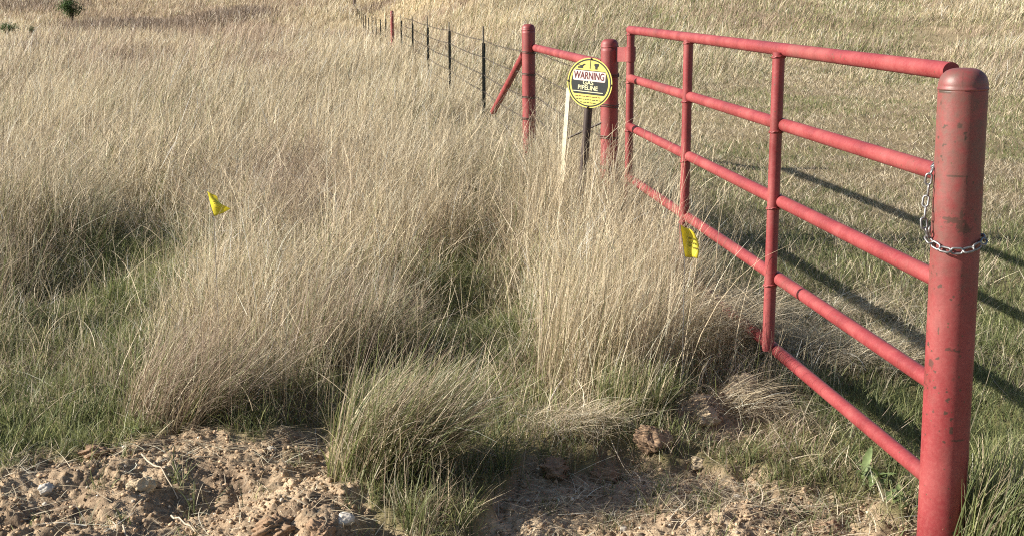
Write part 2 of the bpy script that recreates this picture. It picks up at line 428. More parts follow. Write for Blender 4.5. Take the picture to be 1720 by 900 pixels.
# ------------------------------------------------------------------ grass blades
PAL_DRY = np.array([[.54, .455, .315], [.45, .375, .25], [.66, .58, .43], [.33, .27, .18], [.60, .51, .355], [.50, .42, .285], [.74, .67, .52], [.22, .18, .125]])
PAL_BRN = np.array([[.30, .225, .165], [.36, .28, .21], [.23, .17, .125], [.42, .335, .26]])
PAL_GRN = np.array([[.165, .19, .075], [.21, .235, .09], [.12, .155, .062], [.27, .28, .12], [.19, .20, .105]])
class Blades:
    def __init__(s): s.v = []; s.c = []; s.f = []; s.n = 0
    def add(s, base, L, wd, az, b0, b1, segs, c0, c1, twist=None, tip=.25, curl=None):
        n = len(L)
        if n == 0: return
        tw = rng.uniform(0, math.pi, n) if twist is None else twist
        curl = rng.normal(0, .35, n) if curl is None else curl
        p = base.copy(); vs = np.empty((n, segs + 1, 2, 3)); cs = np.empty((n, segs + 1, 2, 3))
        for k in range(segs + 1):
            t = k / segs
            a = az + curl * t
            th = b0 + (b1 - b0) * t ** 1.4
            if k:
                st = L / segs
                p = p + np.stack([np.sin(th) * np.cos(a) * st, np.sin(th) * np.sin(a) * st, np.cos(th) * st], 1)
            w = wd * .5 * (1 - (1 - tip) * t ** 1.6)
            o = np.stack([np.cos(tw) * w, np.sin(tw) * w, np.zeros(n)], 1)
            vs[:, k, 0] = p - o; vs[:, k, 1] = p + o
            cs[:, k, 0] = cs[:, k, 1] = c0 + (c1 - c0) * t
        m = (segs + 1) * 2
        b = s.n + np.arange(n)[:, None] * m
        for k in range(segs):
            q = np.stack([b[:, 0] + 2 * k, b[:, 0] + 2 * k + 1, b[:, 0] + 2 * k + 3, b[:, 0] + 2 * k + 2], 1)
            s.f.append(q)
        s.v.append(vs.reshape(-1, 3)); s.c.append(cs.reshape(-1, 3)); s.n += n * m
    def build(s, name, mat, parent=None):
        return np_mesh(name, np.concatenate(s.v), np.concatenate(s.f), mat, parent, col=np.clip(np.concatenate(s.c), .01, .85))
def pick(pal, n, var=.2):
    c = pal[rng.integers(0, len(pal), n)]
    return c * rng.normal(1, var, n).clip(.55, 1.5)[:, None]
def colours(g, tone):
    n = len(g)
    isg = rng.random(n) < g
    isb = (rng.random(n) < tone) & ~isg
    c = pick(PAL_DRY, n); c[isb] = pick(PAL_BRN, isb.sum()); c[isg] = pick(PAL_GRN, isg.sum())
    return c, isg
GATE_A = pix(1567, 300, 4.08); GATE_B = pix(1058, 160, 9.0)
def right_of_gate(X, Y):
    gx = GATE_A.x + (GATE_B.x - GATE_A.x) * (Y - GATE_A.y) / (GATE_B.y - GATE_A.y)
    return X > gx
def lean_az(X, Y):
    op = sstep(7.5, 12, Y)
    return (fbm(X * .7 + 3, Y * .7, 91, 3) - .5) * (4.2 - 2.4 * op) + rng.normal(0, .45, len(X)) - .25 + .15 * op
def grow(bl, y0, y1, n_clumps, per, spread, wmin, segs, xl=2.2, xr=1.2, gridpow=1.0, hscale=1.0, seedheads=0):
    # clump centres uniform by area in the wedge seen by the camera (plus a margin towards the sun)
    hw = .385
    Y = np.sqrt(rng.uniform(y0 ** 2, y1 ** 2, n_clumps))
    X = rng.uniform(-hw * Y - xl, hw * Y + xr)
    h, g, t, d = field(X, Y)
    patch = fbm(X * .55, Y * .55, 71, 4); patch2 = fbm(X * .12, Y * .12, 73, 4)
    fr = sstep(16, 40, Y)
    t = np.clip(t + (patch - .5) * (1.3 + .8 * fr) + (patch2 - .5) * (.9 + 2.2 * fr) - .12 * fr, 0, 1)
    g = np.clip(g + (fbm(X * .8, Y * .8, 75, 3) - .5) * .7, 0, 1)
    fm = sstep(12, 25, Y)
    h = h * (.45 + 1.05 * fbm(X * 2.2, Y * 2.2, 79, 3)) * (1 - fm + fm * (.25 + 1.5 * fbm(X * .7, Y * .5, 83, 3))) * rng.normal(1, .13, n_clumps).clip(.6, 1.4)
    hole = (1 - sstep(.38, .47, fbm(X * 1.3 + 9, Y * 1.05, 131, 3))) * sstep(4.6, 5.4, Y) * sstep(24, 13, Y)
    hole = hole * (1 - np.exp(-((X - .55) ** 2 + ((Y - 7.8) * .55) ** 2) / 1.1 ** 2))
    h = h * (1 - .55 * hole); g = np.clip(g + .45 * hole, 0, 1)
    far_ = sstep(16, 30, Y)
    mown = right_of_gate(X, Y) * sstep(27, 22, Y) * sstep(6, 9.5, Y); h = h * (1 - .5 * mown)
    dm = dirt_mask(X, Y)
    keep = rng.random(n_clumps) < np.clip(d / 1.2, 0, 1) * (1 - dm) ** 2 * np.where(right_of_gate(X, Y) & (Y < 26), np.clip(h / .3, .14, 1), 1)
    X, Y, h, g, t = X[keep], Y[keep], h[keep], g[keep], t[keep]
    m = len(X); ca = lean_az(X, Y)
    cb = (.28 + .5 * fbm(X * .9, Y * .9, 95, 2)) * rng.normal(1, .25, m)
    clump_tint = rng.normal(1, .16, m) * (1 + (fbm(X * .35, Y * .18, 99, 3) - .5) * .5) * (1 + .13 * fr[keep])
    k = np.repeat(np.arange(m), per); n = len(k)
    ox, oy = rng.normal(0, 1, n), rng.normal(0, 1, n)
    sp = spread * (.6 + h[k] * 1.2)
    bx, by = X[k] + ox * sp, Y[k] + oy * sp
    bz = ground_z(bx, by) - .01
    L = h[k] * np.abs(rng.normal(.92, .30, n)).clip(.25, 1.6) * 1.12 * hscale
    col, isg = colours(g[k], t[k]); col *= clump_tint[k][:, None]
    L = np.where(isg, L * .72, L)
    op = sstep(7.5, 12, by)
    az = ca[k] + rng.normal(0, 1, n) * (.95 - .35 * op)
    odd = rng.random(n) < .24
    az = np.where(odd, rng.uniform(-math.pi, math.pi, n), az)
    b0 = np.abs(rng.normal(.12 + .14 * op, .17, n)); b1 = np.clip(cb[k] * .75 + rng.normal(.2, .42, n) + .22 * op, .0, 1.8)
    b1 = np.where(odd, b1 + rng.uniform(.1, 1.1, n), b1)
    wd = np.maximum(wmin * rng.uniform(.55, 1.4, n), .00040 * by) * np.where(isg, 1.25, .9)
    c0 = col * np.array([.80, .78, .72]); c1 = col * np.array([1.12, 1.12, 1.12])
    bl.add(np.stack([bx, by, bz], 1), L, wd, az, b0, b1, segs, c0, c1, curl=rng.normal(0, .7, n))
    if seedheads:
        # airy seed heads: short side hairs near the tops of some dry stems
        sel = np.where((~isg) & (rng.random(n) < seedheads) & (L > .2))[0]
        for q in range(4):
            t_ = .62 + .1 * q
            a = az[sel]; th = b0[sel] + (b1[sel] - b0[sel]) * .45
            hx = np.sin(th) * L[sel] * t_
            pb = np.stack([bx[sel] + np.cos(a) * hx, by[sel] + np.sin(a) * hx, bz[sel] + np.cos(th) * L[sel] * t_], 1)
            bl.add(pb, L[sel] * rng.uniform(.12, .28, len(sel)), wd[sel] * .6, a + rng.normal(0, .9, len(sel)), th + .2, th + rng.uniform(.2, .9, len(sel)), 2, c1[sel], c1[sel])

G = Blades()
grow(G, 3.8, 7.0, 2300, 32, .065, .0027, 5, seedheads=.25)
grow(G, 7.0, 11.0, 4000, 20, .085, .0034, 4, seedheads=.2)
grow(G, 11.0, 18.0, 8500, 13, .11, .0044, 4, xl=2.5)
near_grass = G.build('tall_dry_grass', M_GRASS)
tag(near_grass, 'tall tan dry grass with green blades low down along the gate', 'grass', kind='stuff')
G = Blades()
grow(G, 18, 36, 17000, 9, .15, .007, 3, xl=3, xr=2)
grow(G, 36, 75, 30000, 6, .25, .014, 2, xl=3, xr=2)
grow(G, 75, 170, 50000, 4, .5, .03, 2, xl=4, xr=3, hscale=1.1)
tag(G.build('distant_grass', M_GRASS), 'pale straw coloured grassland stretching away behind the fence', 'grass', kind='stuff')

# low green and tan undergrowth between the tall stems and on the driven ground past the gate
G = Blades()
def undergrowth(y0, y1, n, wmin, segs, hmul=1.0):
    Y = np.sqrt(rng.uniform(y0 ** 2, y1 ** 2, n)); X = rng.uniform(-.385 * Y - 1, .385 * Y + 1)
    h, g, t, d = field(X, Y); dm = dirt_mask(X, Y)
    rg = right_of_gate(X, Y)
    pr = (.35 + .65 * np.clip(g + .4 * rg, 0, 1)) * (1 - dm) ** 1.3
    k = rng.random(n) < pr
    X, Y, h, g, t, rg = X[k], Y[k], h[k], g[k], t[k], rg[k]; n = len(X)
    gg = np.clip(g + (fbm(X * 2.2, Y * 2.2, 33, 3) - .5) * 1.2 + rg * ((fbm(X * .5, Y * .35, 37, 3) - .5) * 1.6 - .1 * sstep(8, 13, Y)), 0, 1)
    col, isg = colours(gg, t)
    L = (.05 + .09 * rng.random(n)) * (.7 + h * 1.2) * hmul * np.where(rg, 1 - .35 * sstep(8, 13, Y), 1)
    lying = (~isg) & (rng.random(n) < .6)
    b0 = np.where(lying, rng.uniform(.7, 1.35, n), np.abs(rng.normal(.2, .25, n)))
    b1 = np.where(lying, b0 + rng.uniform(-.1, .4, n), b0 + rng.uniform(.1, 1.1, n))
    L = np.where(lying, L * rng.uniform(1.0, 2.2, n), L)
    wd = np.maximum(wmin * rng.uniform(.7, 1.5, n), .00042 * Y)
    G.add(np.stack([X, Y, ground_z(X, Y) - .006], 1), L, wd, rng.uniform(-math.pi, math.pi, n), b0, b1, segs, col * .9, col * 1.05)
undergrowth(3.8, 7, 90000, .0032, 3)
undergrowth(7, 14, 150000, .0042, 3)
undergrowth(14, 30, 190000, .0075, 2, 1.2)
tag(G.build('short_grass', M_GREEN), 'short green and straw grass carpeting the ground past the gate', 'grass', kind='stuff')

# ------------------------------------------------------------------ tussocks that stand out one by one
def tussock(u, v, label, n, h, rad, az, lean, g, tone, wmin=.0032, segs=6, squash=1.0, base_lean=.25):
    p = pixz(u, v, 0); x, y = p.x, p.y
    b = Blades()
    r = rad * np.sqrt(rng.random(n)); a = rng.uniform(-math.pi, math.pi, n)
    ox, oy = r * np.cos(a), r * np.sin(a) * squash
    bx, by = x + ox, y + oy
    L = h * rng.normal(1, .2, n).clip(.3, 1.5)
    gg = np.clip(g + rng.normal(0, .05, n), 0, 1)
    col, isg = colours(gg, np.full(n, tone))
    L = np.where(isg, L * .9, L)
    az_ = az + .5 * (oy / rad) + rng.normal(0, .62, n)
    b0 = np.abs(base_lean * lean + (ox * math.cos(az) + oy * math.sin(az)) / rad * .25 + rng.normal(0, .1, n))
    b1 = np.clip(lean + rng.normal(0, .42, n), .05, 2.2)
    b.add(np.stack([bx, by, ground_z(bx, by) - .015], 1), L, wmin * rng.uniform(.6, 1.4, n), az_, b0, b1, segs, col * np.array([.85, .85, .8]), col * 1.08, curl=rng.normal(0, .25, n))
    o = b.build('grass_tussock', M_GRASS)
    return tag(o, label, 'tussock', 'grass tussocks standing out of the field')
tussock(640, 795, 'big green and tan tussock leaning right over the bare dirt', 2100, .43, .19, .05, 1.0, .52, .36, .0033, 7, .8, .42)
tussock(300, 690, 'purple brown tussock bent to the right beside the green hollow', 1300, .40, .22, .05, 1.0, .15, .8, .0028, 6, 1, .5)
tussock(1010, 640, 'golden upright tussock in front of the red hinge post', 1700, .50, .30, .3, .35, .08, .1, .0028)
tussock(1060, 690, 'bright green tussock at the foot of the golden grass beside the gate', 900, .22, .15, -.8, .6, .8, .1, .0036)
tussock(1120, 545, 'golden tussock of straight stems under the right yellow flag', 700, .36, .16, -.5, .3, .05, .1, .0028)
tussock(560, 600, 'grey brown tussock behind the big leaning tussock', 1100, .38, .24, .1, .6, .25, .55, .0028)
tussock(955, 428, 'pale straw tussock hiding the foot of the sign pole and stake', 800, .58, .30, .2, .5, .04, .1, .0038)
tussock(1035, 412, 'pale straw tussock wrapping the foot of the red hinge post', 600, .54, .24, .3, .5, .06, .1, .0038)
tussock(1680, 900, 'dark green tussock right of the near gate post', 900, .30, .18, .4, .7, .85, .2, .004)

# long bleached stalks bent at odd angles
def stalk_set(n):
    b = Blades()
    Y = np.sqrt(rng.uniform(4.3 ** 2, 15 ** 2, n)); X = rng.uniform(-.36 * Y, .36 * Y)
    h, g, t, d = field(X, Y); k = (dirt_mask(X, Y) < .3) & (h > .12) & (~right_of_gate(X, Y) | (rng.random(n) < .25)); X, Y, h = X[k], Y[k], h[k]; n = len(X)
    az = rng.uniform(-math.pi, math.pi, n)
    b0 = rng.uniform(.05, .9, n); b1 = b0 + rng.uniform(.1, 1.3, n)
    zb = ground_z(X, Y) + h * rng.uniform(.2, .7, n)
    m_ = 170; t_ = rng.random(m_); gx = GATE_A.x + (GATE_B.x - GATE_A.x) * t_ - rng.uniform(.05, .9, m_); gy = GATE_A.y + (GATE_B.y - GATE_A.y) * t_ + rng.uniform(-.3, .3, m_)
    ok = (dirt_mask(gx, gy) < .3) & (gy > 5.0)
    gx, gy = gx[ok], gy[ok]; m_ = len(gx); n0 = n
    X, Y = np.concatenate([X, gx]), np.concatenate([Y, gy]); zb = np.concatenate([zb, ground_z(gx, gy)]); n = len(X)
    az = np.concatenate([az, rng.normal(0, .9, m_)]); b0 = np.concatenate([b0, np.abs(rng.normal(.1, .15, m_))]); b1 = np.concatenate([b1, rng.uniform(.2, 1.1, m_)])
    LL = np.concatenate([rng.uniform(.15, .42, n0), rng.uniform(.45, .95, m_)])
    c = np.array([.66, .56, .39]) * rng.normal(1, .1, n)[:, None]
    b.add(np.stack([X, Y, zb], 1), LL, np.maximum(.0028, .0005 * Y), az, b0, b1, 6, c, c, curl=rng.normal(0, .5, n))
    return b
def tangle(n):
    b = Blades()
    Y = np.sqrt(rng.uniform(4.5 ** 2, 13 ** 2, n)); X = rng.uniform(-.40 * Y, .36 * Y)
    h, g, t, d = field(X, Y)
    cl = fbm(X * 1.8, Y * 1.8, 141, 3)
    k = (dirt_mask(X, Y) < .2) & (h > .2) & ~right_of_gate(X, Y) & (rng.random(n) < .15 + .85 * sstep(.45, .62, cl)); X, Y, h, g, t = X[k], Y[k], h[k], g[k], t[k]; n = len(X)
    c, isg = colours(g * .3, t)
    b0 = rng.uniform(.45, 1.6, n); b1 = b0 + rng.uniform(-.5, .9, n)
    b.add(np.stack([X, Y, ground_z(X, Y) + h * rng.uniform(.25, .85, n)], 1), rng.uniform(.12, .36, n), np.maximum(.0026, .00044 * Y), rng.uniform(-3.14, 3.14, n), b0, b1, 4, c, c * 1.12, curl=rng.normal(0, .9, n))
    return b
tag(tangle(26000).build('tangled_grass', M_GRASS), 'bent and tangled dry stems matted across the tall grass', 'grass', kind='stuff')
tag(stalk_set(4500).build('bleached_stalks', M_STRAW), 'pale bleached stalks bent over among the tall dry grass', 'straw', kind='stuff')

# ------------------------------------------------------------------ the near gate post
def post_mesh(name, base, top, rad, parent, chips=(), seed=1, wear_top=0.0, n=168, m=760):
    """pipe post with a weld ring and a domed cap; wear and chips kept per vertex"""
    base, top = Vector(base), Vector(top)
    ax = (top - base); ln = ax.length; ax.normalize()
    q = ax.to_track_quat('Z', 'Y'); hd = rad * .74
    prof = [(rad, z) for z in np.linspace(0, ln - hd - .012, m)]
    for k in range(7):
        a = k / 6 * math.pi; prof.append((rad + .0022 * math.sin(a), ln - hd - .012 + .010 * k / 6))
    for k in range(1, 19):
        a = k / 18 * math.pi / 2; prof.append((max(rad * math.cos(a) ** .62, .0008), ln - hd + hd * math.sin(a)))
    pr = np.array(prof); th = np.linspace(0, 2 * math.pi, n, endpoint=False)
    R, T = np.meshgrid(pr[:, 0], th, indexing='ij'); Z = np.repeat(pr[:, 1][:, None], n, 1)
    V = np.stack([R * np.cos(T), R * np.sin(T), Z], -1).reshape(-1, 3)
    rot = np.array(q.to_matrix()); Wd = V @ rot.T + np.array(base)
    i = np.arange(len(pr) * n).reshape(len(pr), n); j = np.roll(i, -1, 1)
    f = np.stack([i[:-1], j[:-1], j[1:], i[1:]], -1).reshape(-1, 4)
    arc, zz = (T.ravel() * rad), Z.ravel()
    wear = wear_top * sstep(.35, 1.0, zz / ln) * (.5 + .9 * fbm(arc * 12, zz * 4, seed, 4)) + .25 * sstep(.62, .8, fbm(arc * 9, zz * 9, seed + 5, 4)) + .5 * sstep(.16, .0, zz)
    chip = .9 * sstep(.735, .76, fbm(arc * 55, zz * 55, seed + 9, 3)) * sstep(.6, .72, fbm(arc * 5, zz * 5, seed + 12, 2))
    # dirt caught under the cap weld, broken round the ring
    chip = np.maximum(chip, sstep(.008, .002, np.abs(zz - (ln - hd - .013))) * sstep(.46, .56, fbm(arc * 30, zz * 0, seed + 3, 2)))
    dirs = math.pi * .5
    u_, v_ = ground_uv(Wd[:, 0], Wd[:, 1], Wd[:, 2])
    return V, Wd, f, arc, zz, wear, chip, ln

BASE = pix(1581, 893, 4.0); TOP = pix(1619.5, 114.5, 4.0)
BASE.z = gz(BASE.x, BASE.y) - .15
POST_R = .0705
gp = thing('gate_post', 'thick red pipe post with domed cap at the near end of the gate', 'post', tuple(pix(1581, 893, 4.0)))
V_, Wd, f_, arc, zz, wear, chip, ln = post_mesh('post', BASE, TOP, POST_R, None, seed=4, wear_top=1.35)
# chipped marks: (angle round the post in degrees from its camera side, + to the right; height below the top in m; size along, size up)
toc = math.atan2(-BASE.y, -BASE.x)
ang = (np.arctan2(Wd[:, 1] - (BASE.y + (TOP.y - BASE.y) * zz / ln), Wd[:, 0] - (BASE.x + (TOP.x - BASE.x) * zz / ln)) - toc + math.pi) % (2 * math.pi) - math.pi
sarc = ang * POST_R; below = ln - zz
K = 4.0 / F
def mark(du, v, w, h, rag=.5, seed=0):
    s0 = math.asin(max(-.97, min(.97, du / 41))) * POST_R
    b0 = (v - 114) * K * 1.02
    d = np.sqrt(((sarc - s0) / w) ** 2 + ((below - b0) / h) ** 2)
    n = (fbm(sarc * 140 + seed, below * 140, 50 + seed, 3) - .5) * 2 * rag
    return sstep(1.15, .8, d + n)
for du, v, w, h, rag, k in [(-6, 287, .030, .0035, .25, 1), (-12, 357, .028, .005, .9, 2), (8, 350, .006, .016, .8, 3), (0, 362, .03, .006, 1.0, 4), (25, 342, .004, .003, .5, 5),
                            (-24, 372, .008, .003, .9, 6), (14, 376, .02, .010, 1.1, 7), (-20, 545, .003, .009, .6, 8), (-2, 577, .012, .006, .9, 9), (14, 580, .007, .004, .6, 10), (-30, 607, .010, .013, .55, 11),
                            (22, 736, .026, .0035, .3, 12), (-2, 205, .006, .008, .7, 13), (-34, 170, .003, .008, .6, 14), (12, 372, .02, .012, 1.2, 15), (-1, 128, .0025, .018, .8, 16)]:
    chip = np.maximum(chip, mark(du, v, w, h, rag, k) * (.75 if k != 16 else .4))
wear = np.maximum(wear, .55 * sstep(.028, .0, np.abs(below - (365 - 114) * K)) * fbm(sarc * 40, below * 40, 88, 3))
post_o = np_mesh('pipe', Wd, f_, M_RED, gp, smooth=True, extra={'wear': np.clip(wear, 0, 1), 'chip': np.clip(chip, 0, 1)}); rel(post_o)

def simple_pipe(name, a, b, r, parent, mat=M_RED, n=20, seg=24, seed=1):
    bm = bmesh.new(); sweep(bm, lerp_pts(a, b, seg), r, n)
    o = bm_obj(name, bm, mat, parent)
    for p, fl in ((o.data.polygons[-1], 0), (o.data.polygons[-2], 0)): p.use_smooth = False
    return rel(o) if parent else o

# ------------------------------------------------------------------ the gate
gate = thing('pipe_gate', 'red pipe gate of five rails running back to the hinge post', 'gate', (GATE_A.x, GATE_A.y, .05))
rail_z = [pix(1567, v, 4.08).z for v in (120.5, 294, 472, 646, 806)]
far_v = (51, 132, 213, 298, 380)
GA, GB = Vector((GATE_A.x, GATE_A.y, 0)), Vector((GATE_B.x, GATE_B.y, 0))
gdir = (GB - GA).normalized()
for i, z in enumerate(rail_z):
    zf = pix(1058, far_v[i], 9.0).z
    tz = (z - BASE.z) / (TOP.z - BASE.z); ax_p = BASE.lerp(TOP, tz)
    a = Vector((ax_p.x, ax_p.y, z)) + gdir * (.061 if i else .088); b = Vector((GB.x, GB.y, zf))
    if i == 0: b = b + gdir * .03
    simple_pipe('rail', a, b, .0268 if i != 4 else .0262, gate, seg=40)
zt, zb_ = rail_z[0], rail_z[4]
L_g = (GB - GA).length
def along(u):
    return ((1600 - 646) / (u - 646) - 1) / ((1600 - 646) / (1058 - 646) - 1)
for u in (1575, 1155, 1311, 1058):
    t = along(u) if u != 1575 else .012
    p = GA.lerp(GB, t)
    z1 = zt + (pix(1058, far_v[0], 9.0).z - zt) * t; z0 = zb_ + (pix(1058, far_v[4], 9.0).z - zb_) * t
    if u == 1575: continue
    up_ = simple_pipe('upright', (p.x, p.y, z0), (p.x, p.y, z1 - .01), .0255, gate)
    for i in range(4):
        zc_ = rail_z[i] + (pix(1058, far_v[i], 9.0).z - rail_z[i]) * t
        bm = bmesh.new(); ph_ = random.uniform(0, 6)
        sweep(bm, [(p.x + math.cos(a_) * .0265, p.y + math.sin(a_) * .0265, zc_ - .0245 - .006 * abs(math.sin(a_ - math.atan2(gdir.y, gdir.x))) + .0015 * math.sin(7 * a_ + ph_)) for a_ in np.linspace(0, 2 * math.pi, 28, endpoint=False)], [.0042 + .0012 * math.sin(k * 2.3 + ph_) for k in range(28)], 6, closed=True)
        wb = bm_obj('weld_bead', bm, M_RED, up_); wb.matrix_parent_inverse = (up_.matrix_parent_inverse @ Matrix.Identity(4)).inverted() @ Matrix.Translation(-gate.location)
# hinge sleeve round the far upright
h0, h1 = pix(1058, 104, 9.0), pix(1058, 79, 9.0)
simple_pipe('hinge_sleeve', (GB.x, GB.y, h0.z), (GB.x, GB.y, h1.z), .0335, gate, seg=2)

# ------------------------------------------------------------------ welded H-brace: hinge post, corner post, level rail, diagonal stay
HP_Y = 9.12
hp_t, hp_b = pix(1024, 66, HP_Y), pix(1022.5, 275, HP_Y)
VPF = 555.0; KF = (1024 - VPF) * HP_Y
def fence_Y(u): return KF / (u - VPF)
CP_Y = fence_Y(888)
brace = thing('fence_brace', 'red pipe fence brace of two posts joined by a rail with a diagonal stay', 'fence brace', (hp_b.x, hp_b.y, 0))
def far_post(u0, v0, u1, v1, Y, rad, seed):
    t, b = pix(u0, v0, Y), pix(u1, v1, Y)
    d = (t - b).normalized(); b = b - d * (b.z + .2) / d.z
    V, Wq, f, arc, z, wear, chip, ln = post_mesh('post', b, t, rad, None, seed=seed, wear_top=.3, n=40, m=60)
    return rel(np_mesh('post', Wq, f, M_RED, brace, smooth=True, extra={'wear': np.clip(wear, 0, 1), 'chip': np.clip(chip * .6, 0, 1)}))
far_post(1024, 66, 1023, 275, HP_Y, .058, 11)
far_post(887.5, 41, 889, 222, CP_Y, .062, 21)
a, b = pix(899, 81, CP_Y), pix(1012, 109, HP_Y)
simple_pipe('brace_rail', a, b, .034, brace)
a = pix(880, 92, CP_Y + .05); Yd = fence_Y(838); b = pix(834, 178, Yd); b2 = a + (b - a) * 1.14
simple_pipe('diagonal_stay', a, b2, .034, brace)
# hinge plate between hinge post and gate sleeve
bm = bmesh.new()
pl0, pl1 = pix(1037, 92, HP_Y - .05), pix(1054, 92, 9.0)
bmesh.ops.create_cube(bm, size=1)
dx = pl1 - pl0; zc_h = (h1.z - h0.z) * .98
for v_ in bm.verts:
    c = v_.co.copy()
    v_.co = pl0 + dx * (c.x + .5) + Vector((0, c.y * .016, c.z * zc_h))
rel(bm_obj('hinge_plate', bm, M_RED, brace, smooth=False))

# ------------------------------------------------------------------ fence line: steel posts, barbed wire, end posts
TP = [(812.5, 73, 45), (755, 53, 37), (718.5, 47, 28), (693, 40, 26), (674, 36, 25), (648, 33, 30), (639, 34, 31), (631.5, 33, 30), (624.7, 30, 27.5), (619, 31, 29), (614, 27, 25), (610, 24, 22.5), (606.5, 21.5, 20), (603.3, 18, 17), (600.5, 15.5, 14.5)]
ordn = ['nearest', 'second', 'third', 'fourth', 'fifth', 'sixth', 'seventh', 'eighth', 'ninth', 'tenth', 'eleventh', 'twelfth', 'thirteenth', 'fourteenth', 'fifteenth']
top_pts = []
for i, (u, v, vt) in enumerate(TP):
    Y = fence_Y(u); t = pix(u, v, Y); tt = pix(u - 1.0, vt, Y); g = gz(t.x, Y)
    where = 'beyond the corner post' if i < 5 else 'past the far red post'
    n_ = i if i < 5 else i - 5
    tp = thing('steel_post', f'dark steel fence post, {ordn[n_]} one {where}', 'fence post', (t.x, Y, g), 'steel posts along the wire fence')
    lean = random.uniform(-.012, .012)
    bm = bmesh.new()
    # studded T section
    w = .040; th = .009
    def boxm(bm, cx, cy, sx, sy, z0, z1):
        r = bmesh.ops.create_cube(bm, size=1)
        for q in r['verts']: q.co = Vector((cx + q.co.x * sx, cy + q.co.y * sy, z0 + (q.co.z + .5) * (z1 - z0)))
    hgt = t.z - g
    boxm(bm, 0, 0, w, th, -.3, hgt); boxm(bm, 0, .5 * w + .004, th, w * .95, -.3, hgt)
    for k in range(int(hgt / .055)):
        boxm(bm, 0, -.008, .014, .010, .05 + k * .055, .072 + k * .055)
    o = bm_obj('shaft', bm, M_TPOST, tp, smooth=False)
    if tt.z - t.z > .02:
        bm = bmesh.new(); sweep(bm, [(-.004, .004, hgt - .12), (tt.x - t.x, 0, tt.z - g)], .009, 8)
        bm_obj('extension_rod', bm, M_ROD, tp)
    top_pts.append((t.x, Y, g))
Yr = fence_Y(658.7); rt, rb = pix(658.3, 18.5, Yr), pix(659.2, 72, Yr)
fp = thing('line_post', 'red pipe line post standing tall among the dark steel posts', 'fence post', (rb.x, Yr, gz(rb.x, Yr)))
V, Wq, f, arc_, z_, we, ch, l_ = post_mesh('pipe', (rb.x, Yr, gz(rb.x, Yr) - .2), rt, .05, None, seed=31, wear_top=.5, n=24, m=30)
rel(np_mesh('pipe', Wq, f, M_RED, fp, smooth=True, extra={'wear': np.clip(we, 0, 1), 'chip': ch * 0}))
Ye = 112.0; et = pix(595, -14, Ye)
ep = thing('wooden_post', 'grey wooden post at the far end of the fence line', 'fence post', (et.x, Ye, gz(et.x, Ye)))
bm = bmesh.new(); g = gz(et.x, Ye)
sweep(bm, [(0, 0, -.3), (.01, 0, .7), (0, 0, et.z - g)], [.13, .12, .11], 12)
bm_obj('trunk', bm, M_WOOD, ep)
ep.children[0].name = 'timber'

def barbed(pts, label, r=.0034, barbs=.16, sag=.02):
    bm = bmesh.new(); allp = []
    for a, b in zip(pts[:-1], pts[1:]):
        a, b = Vector(a), Vector(b); n = max(4, int((b - a).length / .5))
        for k in range(n):
            t = k / n; p = a.lerp(b, t); p.z -= sag * 4 * t * (1 - t); allp.append(p)
    allp.append(Vector(pts[-1]))
    sweep(bm, allp, r, 5)
    acc = 0
    for p, q in zip(allp[:-1], allp[1:]):
        if p.y > 34: break
        d = (q - p); ln = d.length; d.normalize(); s = acc
        while s < ln:
            c = p + d * s; o = d.orthogonal().normalized(); o.rotate(Quaternion(d, random.uniform(0, 6.28)))
            for ax in (o, d.cross(o)):
                sweep(bm, [c - ax * .016, c + ax * .016], .0016, 4)
            s += barbs
        acc = s - ln
    return tag(bm_obj('barbed_wire', bm, M_WIRE), label, 'wire', 'barbed wire strands of the fence')
hgts = [1.13, .93, .72, .52, .32]
nmz = ['topmost', 'second from the top', 'middle', 'second from the ground', 'lowest']
hx, cx_ = hp_b, pix(888, 150, CP_Y)
for i, hz in enumerate(hgts):
    pts = [(cx_.x - .05, CP_Y, hz)] + [(x, y - .012, g + hz - (.02 if y > 30 else 0)) for x, y, g in top_pts]
    ins = (rb.x, Yr - .06, gz(rb.x, Yr) + hz)
    pts.insert(6, ins); pts.append((et.x, Ye - .1, gz(et.x, Ye) + hz))
    # short run between the corner post and the hinge post, wrapped round both
    pts = [(hx.x - .05, HP_Y + .0, hz - .01), (cx_.x + .06, CP_Y - .03, hz)] + pts
    o = barbed(pts, f'rusty barbed wire strand along the fence, {nmz[i]}')
    if i < 4:
        for (c0, yy, rr) in ((Vector((pix(1023.5, 170, HP_Y).x, HP_Y, 0)), HP_Y, .0605), (Vector((cx_.x, CP_Y, 0)), CP_Y, .0645)):
            for w_ in range(2):
                bm = bmesh.new()
                sweep(bm, [(c0.x + math.cos(a_) * rr, yy + math.sin(a_) * rr, hz - .02 + .012 * w_ + .006 * math.sin(a_ * 2)) for a_ in np.linspace(0, 2 * math.pi, 24, endpoint=False)], .0035, 6, closed=True)
                bm_obj('wire_wrap', bm, M_WIRE, o)

